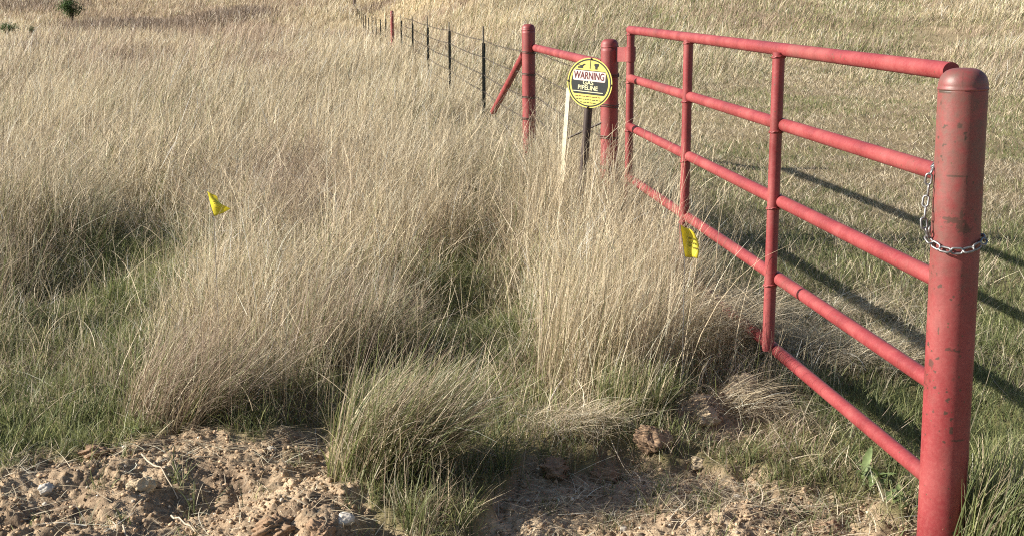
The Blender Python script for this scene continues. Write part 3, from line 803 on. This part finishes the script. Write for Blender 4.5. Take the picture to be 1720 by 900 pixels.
# ------------------------------------------------------------------ warning sign on its own pipe
SG_Y = 8.75
s_top, s_bot = pix(989, 176, SG_Y), pix(980, 286, SG_Y)
sdir = (s_top - s_bot).normalized(); s_base = s_bot - sdir * (s_bot.z / sdir.z)
sign = thing('pipeline_sign', 'round yellow and black gas pipeline warning sign on a dark leaning pipe', 'sign', tuple(s_base))
simple_pipe('sign_pole', s_base - sdir * .1, s_top + sdir * .22, .0255, sign, M_PIPE)
c_pl = pix(990.3, 140, SG_Y - .045)
yaw = math.radians(-29); R = .157
plate = bpy.data.objects.new('sign_plate', None)
def disc(name, r0, r1, y, th, mat, parent, n=64):
    """flat ring or disc facing local -Y with a thickness"""
    bm = bmesh.new(); fr = []; bk = []
    for rr in ([r1] if r0 == 0 else [r1, r0]):
        fr.append([bm.verts.new((rr * math.cos(a), y, rr * math.sin(a))) for a in np.linspace(0, 2 * math.pi, n, endpoint=False)])
        bk.append([bm.verts.new((rr * math.cos(a), y + th, rr * math.sin(a))) for a in np.linspace(0, 2 * math.pi, n, endpoint=False)])
    for k in range(n):
        j = (k + 1) % n
        bm.faces.new((fr[0][j], fr[0][k], bk[0][k], bk[0][j]))
        if r0:
            bm.faces.new((fr[1][k], fr[1][j], bk[1][j], bk[1][k]))
            bm.faces.new((fr[0][k], fr[0][j], fr[1][j], fr[1][k])); bm.faces.new((bk[0][j], bk[0][k], bk[1][k], bk[1][j]))
    if not r0: bm.faces.new(fr[0]); bm.faces.new(bk[0][::-1])
    bmesh.ops.recalc_face_normals(bm, faces=bm.faces)
    return bm_obj(name, bm, mat, parent, smooth=False)
face = disc('sign_face', 0, R, 0, .003, M_YEL, sign)
# local axes: x right, y away, z up; roll with the leaning pole
mw = Matrix.Translation(c_pl) @ Matrix.Rotation(yaw, 4, 'Z') @ Matrix.Rotation(math.radians(4.0), 4, 'Y')
face.matrix_parent_inverse = Matrix.Translation(-sign.location); face.matrix_basis = mw
def poly(name, pts, y, mat, th=.0006, parent=face):
    bm = bmesh.new()
    a = [bm.verts.new((x * R, y, z * R)) for x, z in pts]; b = [bm.verts.new((x * R, y + th, z * R)) for x, z in pts]
    bm.faces.new(a); bm.faces.new(b[::-1]); n = len(pts)
    for k in range(n): bm.faces.new((a[(k + 1) % n], a[k], b[k], b[(k + 1) % n]))
    bmesh.ops.recalc_face_normals(bm, faces=bm.faces)
    return bm_obj(name, bm, mat, parent, smooth=False)
disc('border_ring', R * .90, R * .955, -.0008, .0006, M_BLK, face)
th0, th1 = math.asin(-.46 / .82), math.asin(.50 / .82)
band = [(.82 * math.cos(a), .82 * math.sin(a)) for a in np.linspace(th0, th1, 14)] + [(-.82 * math.cos(a), .82 * math.sin(a)) for a in np.linspace(th1, th0, 14)]
poly('black_panel', band, -.0010, M_BLK)
bx = []
for sx, sz, a0 in ((1, 1, 0), (-1, 1, 90), (-1, -1, 180), (1, -1, 270)):
    for k in range(5):
        a_ = math.radians(a0 + 90 * k / 4); bx.append((-.03 + sx * .66 + .06 * math.cos(a_), .27 + sz * .14 + .06 * math.sin(a_)))
poly('warning_panel', bx, -.0018, M_WHT)
def text(name, body, size, x, z, y, mat, parent, bold=0.0, sx=1.0):
    cu = bpy.data.curves.new(name, 'FONT'); cu.body = body; cu.size = size; cu.align_x = 'CENTER'; cu.align_y = 'CENTER'
    cu.offset = bold; cu.extrude = .0003
    t = bpy.data.objects.new(name, cu); COL.objects.link(t)
    dg = bpy.context.evaluated_depsgraph_get(); me = bpy.data.meshes.new_from_object(t.evaluated_get(dg))
    COL.objects.unlink(t); bpy.data.objects.remove(t)
    me.name = name; me.materials.clear(); me.materials.append(mat)
    o = bpy.data.objects.new(name, me); link(o, parent)
    o.matrix_basis = Matrix.Translation((x, y, z)) @ Matrix.Rotation(math.pi / 2, 4, 'X') @ Matrix.Diagonal((sx, 1, 1, 1))
    return o
text('warning_text', 'WARNING', R * .40, -.035 * R, .27 * R, -.0026, M_MAR, face, .0010, .70)
text('gas_text', 'GAS', R * .235, -.06 * R, -.005 * R, -.0018, M_CREAM, face, .0004, 1.1)
text('pipeline_text', 'PIPELINE', R * .25, -.06 * R, -.21 * R, -.0018, M_CREAM, face, .0005, .95)
poly('rule', [(-.70, -.375), (.62, -.375), (.62, -.345), (-.70, -.345)], -.0018, M_CREAM)
for z, x0, x1, mt in ((-.55, -.6, .52, M_MAR), (-.67, -.55, .5, M_BLK), (-.79, -.36, .3, M_BLK)):
    bm = bmesh.new(); x = x0
    while x < x1:                                              # the small print is too worn to read: rows of worn dashes
        w_ = random.uniform(.05, .15)
        r = bmesh.ops.create_cube(bm, size=1)
        for q in r['verts']: q.co = Vector(((x + w_ / 2 + q.co.x * w_) * R, -.001 + q.co.y * .0006, (z + q.co.z * .032) * R))
        x += w_ + .035
    bm_obj('small_print', bm, mt, face, smooth=False)
poly('pictogram', [(-.58, .56), (-.30, .56), (-.36, .61), (-.30, .68), (-.22, .74), (-.30, .75), (-.40, .68), (-.55, .70), (-.56, .67), (-.44, .64), (-.56, .62)], -.0012, M_BLK)
poly('pictogram', [(.20, .56), (.30, .56), (.30, .64), (.36, .72), (.35, .79), (.16, .79), (.15, .72), (.20, .64)], -.0012, M_BLK)
poly('divider', [(-.045, .57), (-.01, .57), (-.015, .93), (-.03, .93)], -.0012, M_BLK)
for ax_, az_ in ((0, .96), (0, -.96), (.95, 0), (-.95, 0)):
    bm = bmesh.new(); bmesh.ops.create_uvsphere(bm, u_segments=10, v_segments=6, radius=.007)
    for q in bm.verts: q.co = Vector((q.co.x + ax_ * R, q.co.y * .6 - .002, q.co.z + az_ * R))
    bm_obj('bolt', bm, M_BOLT, face)

# pale stake and the iron rod behind the sign
a, b = pix(955.5, 148, 9.3), pix(948.5, 242, 9.3)
d = (a - b).normalized(); b = b - d * (b.z / d.z + .05)
bm = bmesh.new(); r = bmesh.ops.create_cube(bm, size=1)
for q in r['verts']: q.co = b + (a - b) * (q.co.z + .5) + Matrix.Rotation(-.75, 3, 'Z') @ Vector((q.co.x * .034, q.co.y * .010, 0))
bmesh.ops.bevel(bm, geom=bm.edges[:], offset=.002, segments=1)
tag(bm_obj('marker_stake', bm, M_STAKE, smooth=False), 'thin pale cream stake leaning behind the round sign', 'stake')
bm = bmesh.new(); a, b = pix(957, 231, 9.2), pix(1012, 206, 9.1)
sweep(bm, lerp_pts(b, a + (a - b) * .05, 8), .0065, 8)
tag(bm_obj('iron_rod', bm, M_BOLT), 'dark thin rod slanting behind the sign pole to the hinge post', 'rod')

# ------------------------------------------------------------------ chain round the near post
chain = thing('chain', 'galvanised chain looped round the near gate post and up to the second rail', 'chain', tuple(pix(1566, 388, 4.0)))
def axis_at(v):
    t = (v - 114.5) / (893 - 114.5); return TOP.lerp(pix(1581, 893, 4.0), t)
path = []
cR = POST_R + .010
path += [pix(1580, 262, 4.075), pix(1574, 272, 4.05), pix(1566, 284, 4.01), pix(1562, 297, 4.0)]
for (u, v, dy) in ((1560, 312, .005), (1558, 330, .005), (1555, 348, .0), (1553, 366, -.005), (1553, 379, -.015)):
    path.append(pix(u, v, 4.0 + dy))
zl = [388, 394, 399, 401.5, 402, 400, 396, 391, 386]
for k, v in enumerate(zl):
    c = axis_at(v)
    a_ = toc - math.radians(78 - k * 20) if False else toc + math.radians(-74 + k * 20)
    path.append(Vector((c.x + math.cos(a_) * cR, c.y + math.sin(a_) * cR, c.z)))
for k in range(1, 9):
    c = axis_at(386 - k * 1.0); a_ = toc + math.radians(86 + k * 22)
    path.append(Vector((c.x + math.cos(a_) * cR, c.y + math.sin(a_) * cR, c.z)))
def resample(pts, step):
    out = [pts[0].copy()]; acc = 0
    dense = []
    for i in range(len(pts) - 1):
        p0, p1, p2, p3 = pts[max(i - 1, 0)], pts[i], pts[i + 1], pts[min(i + 2, len(pts) - 1)]
        for k in range(20):
            t = k / 20
            dense.append(.5 * ((2 * p1) + (p2 - p0) * t + (2 * p0 - 5 * p1 + 4 * p2 - p3) * t * t + (3 * p1 - p0 - 3 * p2 + p3) * t ** 3))
    dense.append(pts[-1])
    for a, b in zip(dense[:-1], dense[1:]):
        acc += (b - a).length
        if acc >= step: out.append(b.copy()); acc = 0
    return out
LINK_L, LINK_W, WIRE_R = .040, .0235, .0034
nodes = resample(path, LINK_L - 2 * WIRE_R * 1.05)
bm = bmesh.new(); lp = []
hs, rr = (LINK_L - LINK_W) / 2, LINK_W / 2 - WIRE_R
for k in range(9): a_ = -math.pi / 2 + math.pi * k / 8; lp.append((hs + rr * math.cos(a_), rr * math.sin(a_), 0))
for k in range(9): a_ = math.pi / 2 + math.pi * k / 8; lp.append((-hs + rr * math.cos(a_), rr * math.sin(a_), 0))
sweep(bm, lp, WIRE_R, 10, closed=True)
lk = None
for i, (a, b) in enumerate(zip(nodes[:-1], nodes[1:])):
    c = (a + b) / 2; x = (b - a).normalized()
    ca = axis_at(388); rad = (c - Vector((ca.x, ca.y, c.z))); rad = (rad - x * rad.dot(x)).normalized()
    flat = i % 2 == 0
    n1 = rad if flat else x.cross(rad)
    tilt = random.uniform(-.35, .35) + (.35 if not flat else 0)
    n1 = (Quaternion(x, tilt) @ n1).normalized(); y = n1.cross(x)
    if lk is None: lk = bm_obj('link', bm, M_STEEL, chain); o = lk
    else: o = lk.copy(); COL.objects.link(o); o.parent = chain
    c = c + rad * (.0 if flat else .003)
    o.matrix_parent_inverse = Matrix.Translation(-chain.location)
    o.matrix_basis = Matrix((( x.x, y.x, n1.x, c.x), (x.y, y.y, n1.y, c.y), (x.z, y.z, n1.z, c.z), (0, 0, 0, 1)))

# ------------------------------------------------------------------ marker flags
def flag(label, outline, Y, staff_bottom, folds, ink):
    """outline: function (s,t)->pixel corner blend; sheet bent out of plane by folds"""
    (tl, tr, br, bl) = outline
    root_p = pix(*bl, Y); g = gz(root_p.x, Y)
    fl = thing('marker_flag', label, 'flag', (root_p.x, Y, g), 'yellow marker flags')
    ns, ntt = 16, 14
    V = np.zeros((ntt + 1, ns + 1, 3))
    for j in range(ntt + 1):
        for i in range(ns + 1):
            s, t = i / ns, j / ntt
            u = (tl[0] * (1 - s) + tr[0] * s) * (1 - t) + (bl[0] * (1 - s) + br[0] * s) * t
            v = (tl[1] * (1 - s) + tr[1] * s) * (1 - t) + (bl[1] * (1 - s) + br[1] * s) * t
            du, dv, dy = folds(s, t)
            V[j, i] = pix(u + du, v + dv, Y + dy)
    Vf = V.reshape(-1, 3); i = np.arange((ntt + 1) * (ns + 1)).reshape(ntt + 1, ns + 1)
    f = np.stack([i[:-1, :-1], i[1:, :-1], i[1:, 1:], i[:-1, 1:]], -1).reshape(-1, 4)
    o = np_mesh('flag_sheet', Vf, f, M_FLAG, fl, smooth=True); rel(o)
    md = o.modifiers.new('thick', 'SOLIDIFY'); md.thickness = .0006
    # printed marks: short strokes following the sheet
    bm = bmesh.new()
    def at(s, t):
        x, y = s * ns, t * ntt; i0, j0 = min(int(x), ns - 1), min(int(y), ntt - 1); fx, fy = x - i0, y - j0
        p = (V[j0, i0] * (1 - fx) + V[j0, i0 + 1] * fx) * (1 - fy) + (V[j0 + 1, i0] * (1 - fx) + V[j0 + 1, i0 + 1] * fx) * fy
        return Vector(p) + Vector((-.0006, -.0025, .0004))
    for st in ink:
        sweep(bm, [at(*q) for q in st], .0014, 5)
    rel(bm_obj('printed_marks', bm, M_INK, fl))
    bm = bmesh.new()
    sb = pix(*staff_bottom, Y); sb.z = g - .05; tp = pix(tl[0], tl[1] - 2, Y)
    mid = pix(*bl, Y)
    sweep(bm, [tp, (tp + mid) / 2, mid] + lerp_pts(mid, sb, 5)[1:], .0014, 6)
    rel(bm_obj('staff', bm, M_STEEL, fl))
ink1 = [[(.35, .40), (.55, .45), (.72, .43)], [(.35, .5), (.5, .55), (.62, .52)], [(.3, .68), (.5, .72), (.65, .7)]]
flag('yellow marker flag folded flat in the dry grass beside the green hollow',
     ((347, 321), (365, 331), (388, 352), (359, 364)), 5.9, (362, 420),
     lambda s, t: (-5 * math.sin(t * 3.1) * s, 1.0 * math.sin(s * 6 + t * 5) * s, .018 * math.sin(t * 7 + .6) * s - .01 * math.sin(s * 4)), ink1)
ink2 = []
for r_, (t0, a0, a1) in enumerate(((.34, .38, .82), (.50, .38, .80), (.60, .36, .55), (.66, .58, .86))):
    n_ = 4
    for k in range(n_):
        s0 = a0 + (a1 - a0) * k / n_; s1 = s0 + (a1 - a0) / n_ * .7
        ink2.append([(s0, t0 - .02), ((s0 + s1) / 2, t0 + .02), (s1, t0 - .012)])
        ink2.append([(s0, t0 + .03), (s1, t0 + .035)])
flag('yellow marker flag with dark print standing against the gate upright',
     ((1142, 377), (1166, 390), (1171, 434), (1150, 431)), 5.35, (1150, 480),
     lambda s, t: (6 * s * math.sin(t * 3.1), 1.5 * math.sin(s * 7) * s, .010 * math.sin(s * 5) + .008 * math.sin(t * 6) * s), ink2)

# ------------------------------------------------------------------ stones, clods, pebbles
def rock_bm(sub, seed, rough):
    bm = bmesh.new(); bmesh.ops.create_icosphere(bm, subdivisions=sub, radius=1)
    r_ = random.Random(seed)
    planes = [(Vector((r_.gauss(0, 1), r_.gauss(0, 1), r_.gauss(0, 1))).normalized(), r_.uniform(.55, .9)) for _ in range(9)]
    co = np.array([v.co[:] for v in bm.verts])
    nse = fbm(co[:, 0] * 2 + co[:, 2] * 1.3 + seed, co[:, 1] * 2 - co[:, 2] * 1.7, seed, 7, .68)
    for v, n in zip(bm.verts, nse):
        for pn, pd in planes:
            d = v.co.dot(pn)
            if d > pd: v.co -= pn * (d - pd) * .85
        v.co *= 1 + (n - .5) * rough
    return bm
ROCKS = [(455, 733, .020, 'S', 'white pebble at the top edge of the dirt left of the leaning tussock'), (578, 868, .034, 'S', 'white stone on dark dirt beside the leaning tussock base'),
         (577, 892, .024, 'S', 'small white stone below the larger white stone at the picture foot'), (541, 886, .055, 'C', 'sandy orange rock at the picture foot left of the white stones'),
         (1048, 838, .017, 'S', 'small white pebble alone on the dirt in the centre foreground'), (1172, 746, .036, 'P', 'pale tan stone in front of the crumbling clods by the gate'),
         (1095, 735, .070, 'C', 'brown dirt clod with a shaded right side between grass tufts'), (1188, 698, .055, 'P', 'crumbling pale brown clod below the straw pile by the gate'),
         (1250, 655, .05, 'P', 'pale straw topped clod under the lowest gate rail'), (1240, 795, .014, 'S', 'tiny white pebble in the short grass left of the lowest rail'),
         (235, 795, .050, 'P', 'pale lump of earth on the sunlit dirt at left'), (465, 870, .075, 'C', 'dark crumbly clod heap left of the leaning tussock'),
         (160, 745, .045, 'C', 'brown clod at the grass edge on the far left dirt'), (1010, 760, .06, 'C', 'dark clod beneath the matted straw bank'), (930, 765, .055, 'C', 'loose clod at the left end of the straw bank'),
         (1390, 850, .05, 'C', 'tan clod on the dirt left of the near gate post'), (1530, 885, .055, 'D', 'dark lump against the foot of the near gate post'), (75, 795, .028, 'S', 'greyish white stone on the left dirt'), (1300, 885, .05, 'P', 'sandy clod at the picture foot right of centre'), (640, 893, .03, 'P', 'tan pebble under the leaning tussock at the picture foot')]
M_PALE = clod_mat('pale_tan_clod', (.54, .43, .29)); M_DARKC = clod_mat('dark_lump', (.09, .065, .055))
for k, (u, v, s, kind, lab) in enumerate(ROCKS):
    p = pixz(u, v, .02)
    bm = rock_bm(5 if s > .04 else 4, 100 + k, 1.5 if kind in 'CD' else 1.2 if kind == 'P' else .6)
    sc = (s * random.uniform(.85, 1.2), s * random.uniform(.8, 1.1), s * random.uniform(.6, .85)); rz = Matrix.Rotation(random.uniform(0, 6.28), 4, 'Z')
    for q in bm.verts: q.co = rz @ Vector((q.co.x * sc[0], q.co.y * sc[1], q.co.z * sc[2]))
    o = bm_obj('stone' if kind == 'S' else 'dirt_clod', bm, {'S': M_STONE, 'C': M_CLOD, 'P': M_PALE, 'D': M_DARKC}[kind], smooth=kind in 'CSPD')
    o.location = (p.x, p.y, gz(p.x, p.y) + sc[2] * .25)
    tag(o, lab, 'stone' if kind == 'S' else 'clod')
# loose crumbs: many small rock shapes in one mesh
def crumbs(n, smin, smax, pale, seed):
    protos = []
    for k in range(6):
        bm = rock_bm(1, 300 + k + seed, .6); bm.verts.index_update()
        protos.append((np.array([v.co[:] for v in bm.verts]), np.array([[v.index for v in f.verts] for f in bm.faces]))); bm.free()
    Y = np.sqrt(rng.uniform(3.55 ** 2, 5.4 ** 2, n)); X = rng.uniform(-.4 * Y - .2, .4 * Y + .1)
    k = rng.random(n) < dirt_mask(X, Y) ** 1.5; X, Y = X[k], Y[k]; n = len(X)
    s = smin * (smax / smin) ** (rng.random(n) ** 2.6); Z = ground_z(X, Y)
    vs, fs, cs, off = [], [], [], 0
    for q in range(6):
        sel = np.arange(n) % 6 == q; m = sel.sum(); pv, pf = protos[q]
        a = rng.uniform(0, 6.28, m); ca, sa = np.cos(a)[:, None], np.sin(a)[:, None]
        st = rng.uniform(.7, 1.3, (m, 3)) * s[sel][:, None]
        x = pv[None, :, 0] * st[:, :1]; y = pv[None, :, 1] * st[:, 1:2]; z = pv[None, :, 2] * st[:, 2:] * .8
        P = np.stack([X[sel][:, None] + x * ca - y * sa, Y[sel][:, None] + x * sa + y * ca, Z[sel][:, None] + s[sel][:, None] * .3 + z], -1)
        vs.append(P.reshape(-1, 3)); fs.append((pf[None] + (off + np.arange(m) * len(pv))[:, None, None]).reshape(-1, 3)); off += m * len(pv)
        base = np.where((rng.random(m) < pale)[:, None], np.array([.55, .48, .39]), np.array([.36, .26, .17])) * rng.normal(1, .32, m).clip(.35, 1.7)[:, None]
        cs.append(np.repeat(base, len(pv), 0))
    return np_mesh('loose_crumbs', np.concatenate(vs), np.concatenate(fs), M_CRUMB, col=np.clip(np.concatenate(cs), .02, .8))
m, N, L, P = new_mat('crumbs'); a = N.new('ShaderNodeAttribute'); a.attribute_name = 'col'; L.new(a.outputs['Color'], P.inputs['Base Color']); P.inputs['Roughness'].default_value = .95; P.inputs['Specular IOR Level'].default_value = .1
M_CRUMB = m
tag(crumbs(42000, .0014, .0115, .07, 0), 'loose crumbs of soil and pale grit scattered over the dirt', 'grit', kind='stuff')

# ------------------------------------------------------------------ small plants, litter and sticks on the dirt
def litter(n):
    b = Blades()
    Y = np.sqrt(rng.uniform(3.6 ** 2, 5.3 ** 2, n)); X = rng.uniform(-.4 * Y, .4 * Y)
    k = (dirt_mask(X, Y) > .3) & (rng.random(n) < .15 + .85 * sstep(.45, .65, fbm(X * 2.5, Y * 2.5, 55, 3)) + (X > .0) * .4); X, Y = X[k], Y[k]; n = len(X)
    c = pick(PAL_DRY, n) * 1.05
    b.add(np.stack([X, Y, ground_z(X, Y) + .012], 1), rng.uniform(.03, .19, n), .0030 * rng.uniform(.6, 1.4, n), rng.uniform(-3.14, 3.14, n), rng.uniform(1.2, 1.5, n), rng.uniform(1.4, 1.75, n), 4, c, c, curl=rng.normal(0, .7, n))
    return b
tag(litter(10000).build('straw_litter', M_STRAW), 'broken straw lying loose on the bare dirt', 'straw', kind='stuff')
# matted straw draped over the low bank and the pile by the gate
b = Blades()
for (u, v, r, n, zl_) in ((960, 705, .17, 420, .05), (1215, 560, .24, 1900, .10), (1450, 590, .35, 1300, .03), (1250, 640, .10, 260, .12), (1400, 520, .3, 500, .02)):
    c0 = pixz(u, v, zl_); a_ = rng.uniform(-3.14, 3.14, n); q = r * np.sqrt(rng.random(n))
    X, Y = c0.x + q * np.cos(a_), c0.y + q * np.sin(a_) * .8
    c = pick(PAL_DRY, n) * rng.uniform(.85, 1.2, n)[:, None]
    b.add(np.stack([X, Y, ground_z(X, Y) + rng.uniform(.0, .22 if u == 1215 else .07, n)], 1), rng.uniform(.12, .34, n), .0028 * rng.uniform(.6, 1.4, n), -.4 + rng.normal(0, 1.0, n), rng.uniform(.7, 1.3, n), rng.uniform(1.3, 2.2, n), 5, c * .9, c * 1.05, curl=rng.normal(0, .7, n))
tag(b.build('matted_straw', M_STRAW), 'matted straw lying over the dirt bank and under the gate', 'straw', kind='stuff')

def sprig(u, v, n, h, label, wmin=.004, g=.9, spread=.02):
    p = pixz(u, v, 0); b = Blades()
    X, Y = p.x + rng.normal(0, spread, n), p.y + rng.normal(0, spread, n)
    c, isg = colours(np.full(n, g), np.full(n, .2))
    b.add(np.stack([X, Y, ground_z(X, Y) - .006], 1), h * rng.uniform(.5, 1.3, n), wmin * rng.uniform(.6, 1.3, n), rng.uniform(-3.14, 3.14, n), np.abs(rng.normal(.2, .2, n)), rng.uniform(.4, 1.4, n), 5, c * .9, c * 1.1)
    tag(b.build('grass_sprig', M_GREEN), label, 'grass tuft', 'grass sprigs on the bare dirt')
for u, v, n, h, lab in [(300, 790, 26, .13, 'grey green sprig with long blades in the middle of the left dirt'), (330, 810, 18, .12, 'sprig of thin blades beside the fallen stalk on the left dirt'),
        (195, 850, 22, .05, 'low leafy sprig near the picture foot on the left dirt'), (310, 860, 18, .05, 'low yellow green sprig right of the fallen stick'), (55, 850, 16, .05, 'tiny green sprig at the far left of the dirt'),
        (210, 765, 20, .07, 'short sprig at the top of the left dirt'), (1115, 800, 34, .10, 'green sprig in the centre right dirt below the brown clod'), (1190, 815, 26, .08, 'pale green sprig right of the centre dirt'),
        (1250, 770, 40, .13, 'arching green sprig left of the lowest gate rail'), (900, 880, 26, .08, 'yellow green sprig at the picture foot in the centre'), (990, 885, 30, .07, 'low sprig right of the centre at the picture foot'),
        (1330, 880, 24, .06, 'small sprig at the picture foot below the gate'), (1420, 815, 46, .11, 'tuft of thin blades under the lowest gate rail near the post'), (700, 870, 60, .16, 'green sprig under the leaning tussock'), (780, 860, 50, .16, 'dark green sprig right of the leaning tussock'),
        (1370, 790, 50, .12, 'tuft of green blades beneath the middle of the lowest rail'), (850, 780, 40, .15, 'upright green sprig at the left end of the straw bank'), (450, 705, 50, .10, 'green sprig above the white pebble'), (1300, 790, 40, .1, 'sprig with straw blades left of the lowest rail')]:
    sprig(u, v, n, h, lab)

def leaf_bm(bm, base, az, ln, wd, rise, droop):
    base = Vector(base); d = Vector((math.cos(az), math.sin(az), 0)); s = Vector((-d.y, d.x, 0)); prev = None; n = 6
    for k in range(n + 1):
        t = k / n; w = wd * math.sin(math.pi * min(.98, .08 + t * .9)) ** .8
        c = base + d * ln * t + Vector((0, 0, ln * (rise * t - droop * t * t)))
        row = [bm.verts.new(c - s * w + Vector((0, 0, w * .35))), bm.verts.new(c), bm.verts.new(c + s * w + Vector((0, 0, w * .35)))]
        if prev:
            for q in (0, 1): bm.faces.new((prev[q], prev[q + 1], row[q + 1], row[q]))
        prev = row
def shoots(n):
    b = Blades()
    Y = np.sqrt(rng.uniform(3.65 ** 2, 5.4 ** 2, n)); X = rng.uniform(-.4 * Y, .4 * Y)
    dm = dirt_mask(X, Y); k = (dm > .05) & (rng.random(n) < (.10 + .5 * sstep(-.2, .6, X) + .6 * (dm < .6)) * sstep(.35, .6, fbm(X * 4, Y * 4, 57, 3))); X, Y = X[k], Y[k]
    m_ = 14; k = np.repeat(np.arange(len(X)), m_); n = len(k)
    X, Y = X[k] + rng.normal(0, .022, n), Y[k] + rng.normal(0, .022, n)
    c, isg = colours(np.full(n, .6), np.full(n, .3))
    b.add(np.stack([X, Y, ground_z(X, Y) - .005], 1), rng.uniform(.03, .11, n), .003 * rng.uniform(.6, 1.3, n), rng.uniform(-3.14, 3.14, n), np.abs(rng.normal(.3, .3, n)), rng.uniform(.5, 1.7, n), 4, c * .9, c * 1.1)
    return b
tag(shoots(1800).build('sparse_shoots', M_GREEN), 'sparse green and dry shoots thinning out onto the bare dirt', 'grass', kind='stuff')
M_LEAF = plain('weed_leaf', (.14, .19, .07), .5, 0, .35, 40)
for u, v, n, s, lab in [(1470, 800, 14, .085, 'broad leafed green weed under the lowest rail beside the near post'), (1505, 830, 10, .06, 'small leafy weed at the foot of the near post'), (770, 720, 8, .04, 'small leafy weed right of the leaning tussock'),
                        (195, 745, 8, .03, 'small rosette weed at the edge of the left dirt'), (225, 720, 8, .035, 'bright green rosette weed on the grass edge at left'), (1190, 740, 9, .035, 'grey green weed rosette beside the pale tan stone'), (1350, 840, 8, .035, 'little leafy weed on the dirt below the gate')]:
    p = pixz(u, v, 0); bm = bmesh.new(); z = gz(p.x, p.y)
    for k in range(n):
        leaf_bm(bm, (random.gauss(0, s * .2), random.gauss(0, s * .2), random.uniform(0, s * .5)), random.uniform(0, 6.28), s * random.uniform(.6, 1.2), s * .17, random.uniform(.3, 1.2), random.uniform(.2, .8))
    o = bm_obj('weed', bm, M_LEAF); o.location = (p.x, p.y, z); tag(o, lab, 'weed', 'small weeds at the dirt edge')
for (u0, v0, u1, v1, lab) in [(205, 862, 243, 903, 'pale dry stick lying on the left dirt at the picture foot'), (240, 773, 300, 803, 'long grey stalk lying across the left dirt'), (285, 828, 330, 858, 'thin broken stalk on the left dirt below the grey sprig'),
                              (1140, 868, 1220, 828, 'thin stick lying on the dirt right of centre'), (980, 700, 1062, 772, 'bent root stalk hanging off the straw bank')]:
    a, b = pixz(u0, v0, 0), pixz(u1, v1, 0); bm = bmesh.new(); pts = []
    for k in range(7):
        p = a.lerp(b, k / 6); p.x += random.gauss(0, .004); p.z = gz(p.x, p.y) + .022; pts.append(p)
    sweep(bm, pts, [.0035 - .0003 * k for k in range(7)], 7)
    tag(bm_obj('dry_stick', bm, plain('bleached_stick', (.50, .42, .31), .8, 0, .2)), lab, 'stick')

# ------------------------------------------------------------------ dark dead brush on the far left rise
b = Blades()
for (u, v, wu, Y, n) in ((240, 40, 90, 80, 2600), (380, 22, 60, 92, 2600), (405, 14, 35, 96, 1500), (170, 36, 70, 82, 1400), (40, 12, 80, 110, 1200), (640, 8, 50, 104, 500), (800, 22, 60, 80, 500), (60, 85, 70, 42, 1200)):
    c0 = pix(u, v, Y); X = c0.x + rng.normal(0, wu * Y / F * .5, n); Yv = Y + rng.normal(0, 3.5 * Y / 80, n)
    c = pick(PAL_BRN, n) * .78
    b.add(np.stack([X, Yv, ground_z(X, Yv)], 1), rng.uniform(.3, .8, n) * (.5 + .5 * Y / 80), np.full(n, .00055 * Y), rng.uniform(-3.14, 3.14, n), np.abs(rng.normal(.2, .2, n)), rng.uniform(.2, 1.1, n), 3, c, c)
tag(b.build('dead_brush', M_GRASS), 'dark brown dead brush in low bands across the far field', 'brush', kind='stuff')

# ------------------------------------------------------------------ far bushes
M_BUSH = grass_mat('bush_leaves', .25)
def bush(u, v_base, v_top, w_px, Y, lab, n, name='bush', trunk=True):
    p = pix(u, v_base, Y); g = gz(p.x, Y); s = Y / F
    h, w = (v_base - v_top) * s, w_px * s / 2
    root = thing(name, lab, 'bush', (p.x, Y, g))
    off = p.z - g
    cl = rng.normal(0, 1, (14, 3)); cl /= np.linalg.norm(cl, axis=1)[:, None]; cl *= rng.uniform(.3, .85, 14)[:, None]
    k = rng.integers(0, 14, n); pt = cl[k] + rng.normal(0, .22, (n, 3))
    P3 = np.stack([pt[:, 0] * w, pt[:, 1] * w, off + h * .55 + pt[:, 2] * h * .48], 1)
    c = np.array([.065, .105, .035]) * rng.uniform(.6, 1.5, n)[:, None] * (.7 + .6 * rng.random(14))[k][:, None]
    b = Blades(); ls = .16 * max(w, .4)
    b.add(P3, np.full(n, ls) * rng.uniform(.6, 1.4, n), np.full(n, ls * .5), rng.uniform(-3.14, 3.14, n), rng.uniform(0, 2.5, n), rng.uniform(0, 2.5, n), 2, c, c * 1.15)
    b.build('foliage', M_BUSH, root)
    bm = bmesh.new()
    for q in range(5):
        a_ = q * 1.256; sweep(bm, [(0, 0, -.1), (math.cos(a_) * w * .15, math.sin(a_) * w * .15, off + h * .3), (math.cos(a_) * w * .5, math.sin(a_) * w * .5, off + h * .65)], [.05 * w + .01, .035 * w + .006, .01], 6)
    bm_obj('branches', bm, M_WOOD, root)
bush(121, 31, -2, 38, 88, 'round dark green bush alone on the far left field', 2200)
bush(12, 58, 40, 44, 62, 'low green bush cut by the left edge of the photo', 600)
bush(54, 58, 46, 12, 62, 'tiny green bush right of the low bush at the left edge', 250)
bush(1708, 48, 22, 36, 46, 'grey green shrub at the right edge of the far field', 350)
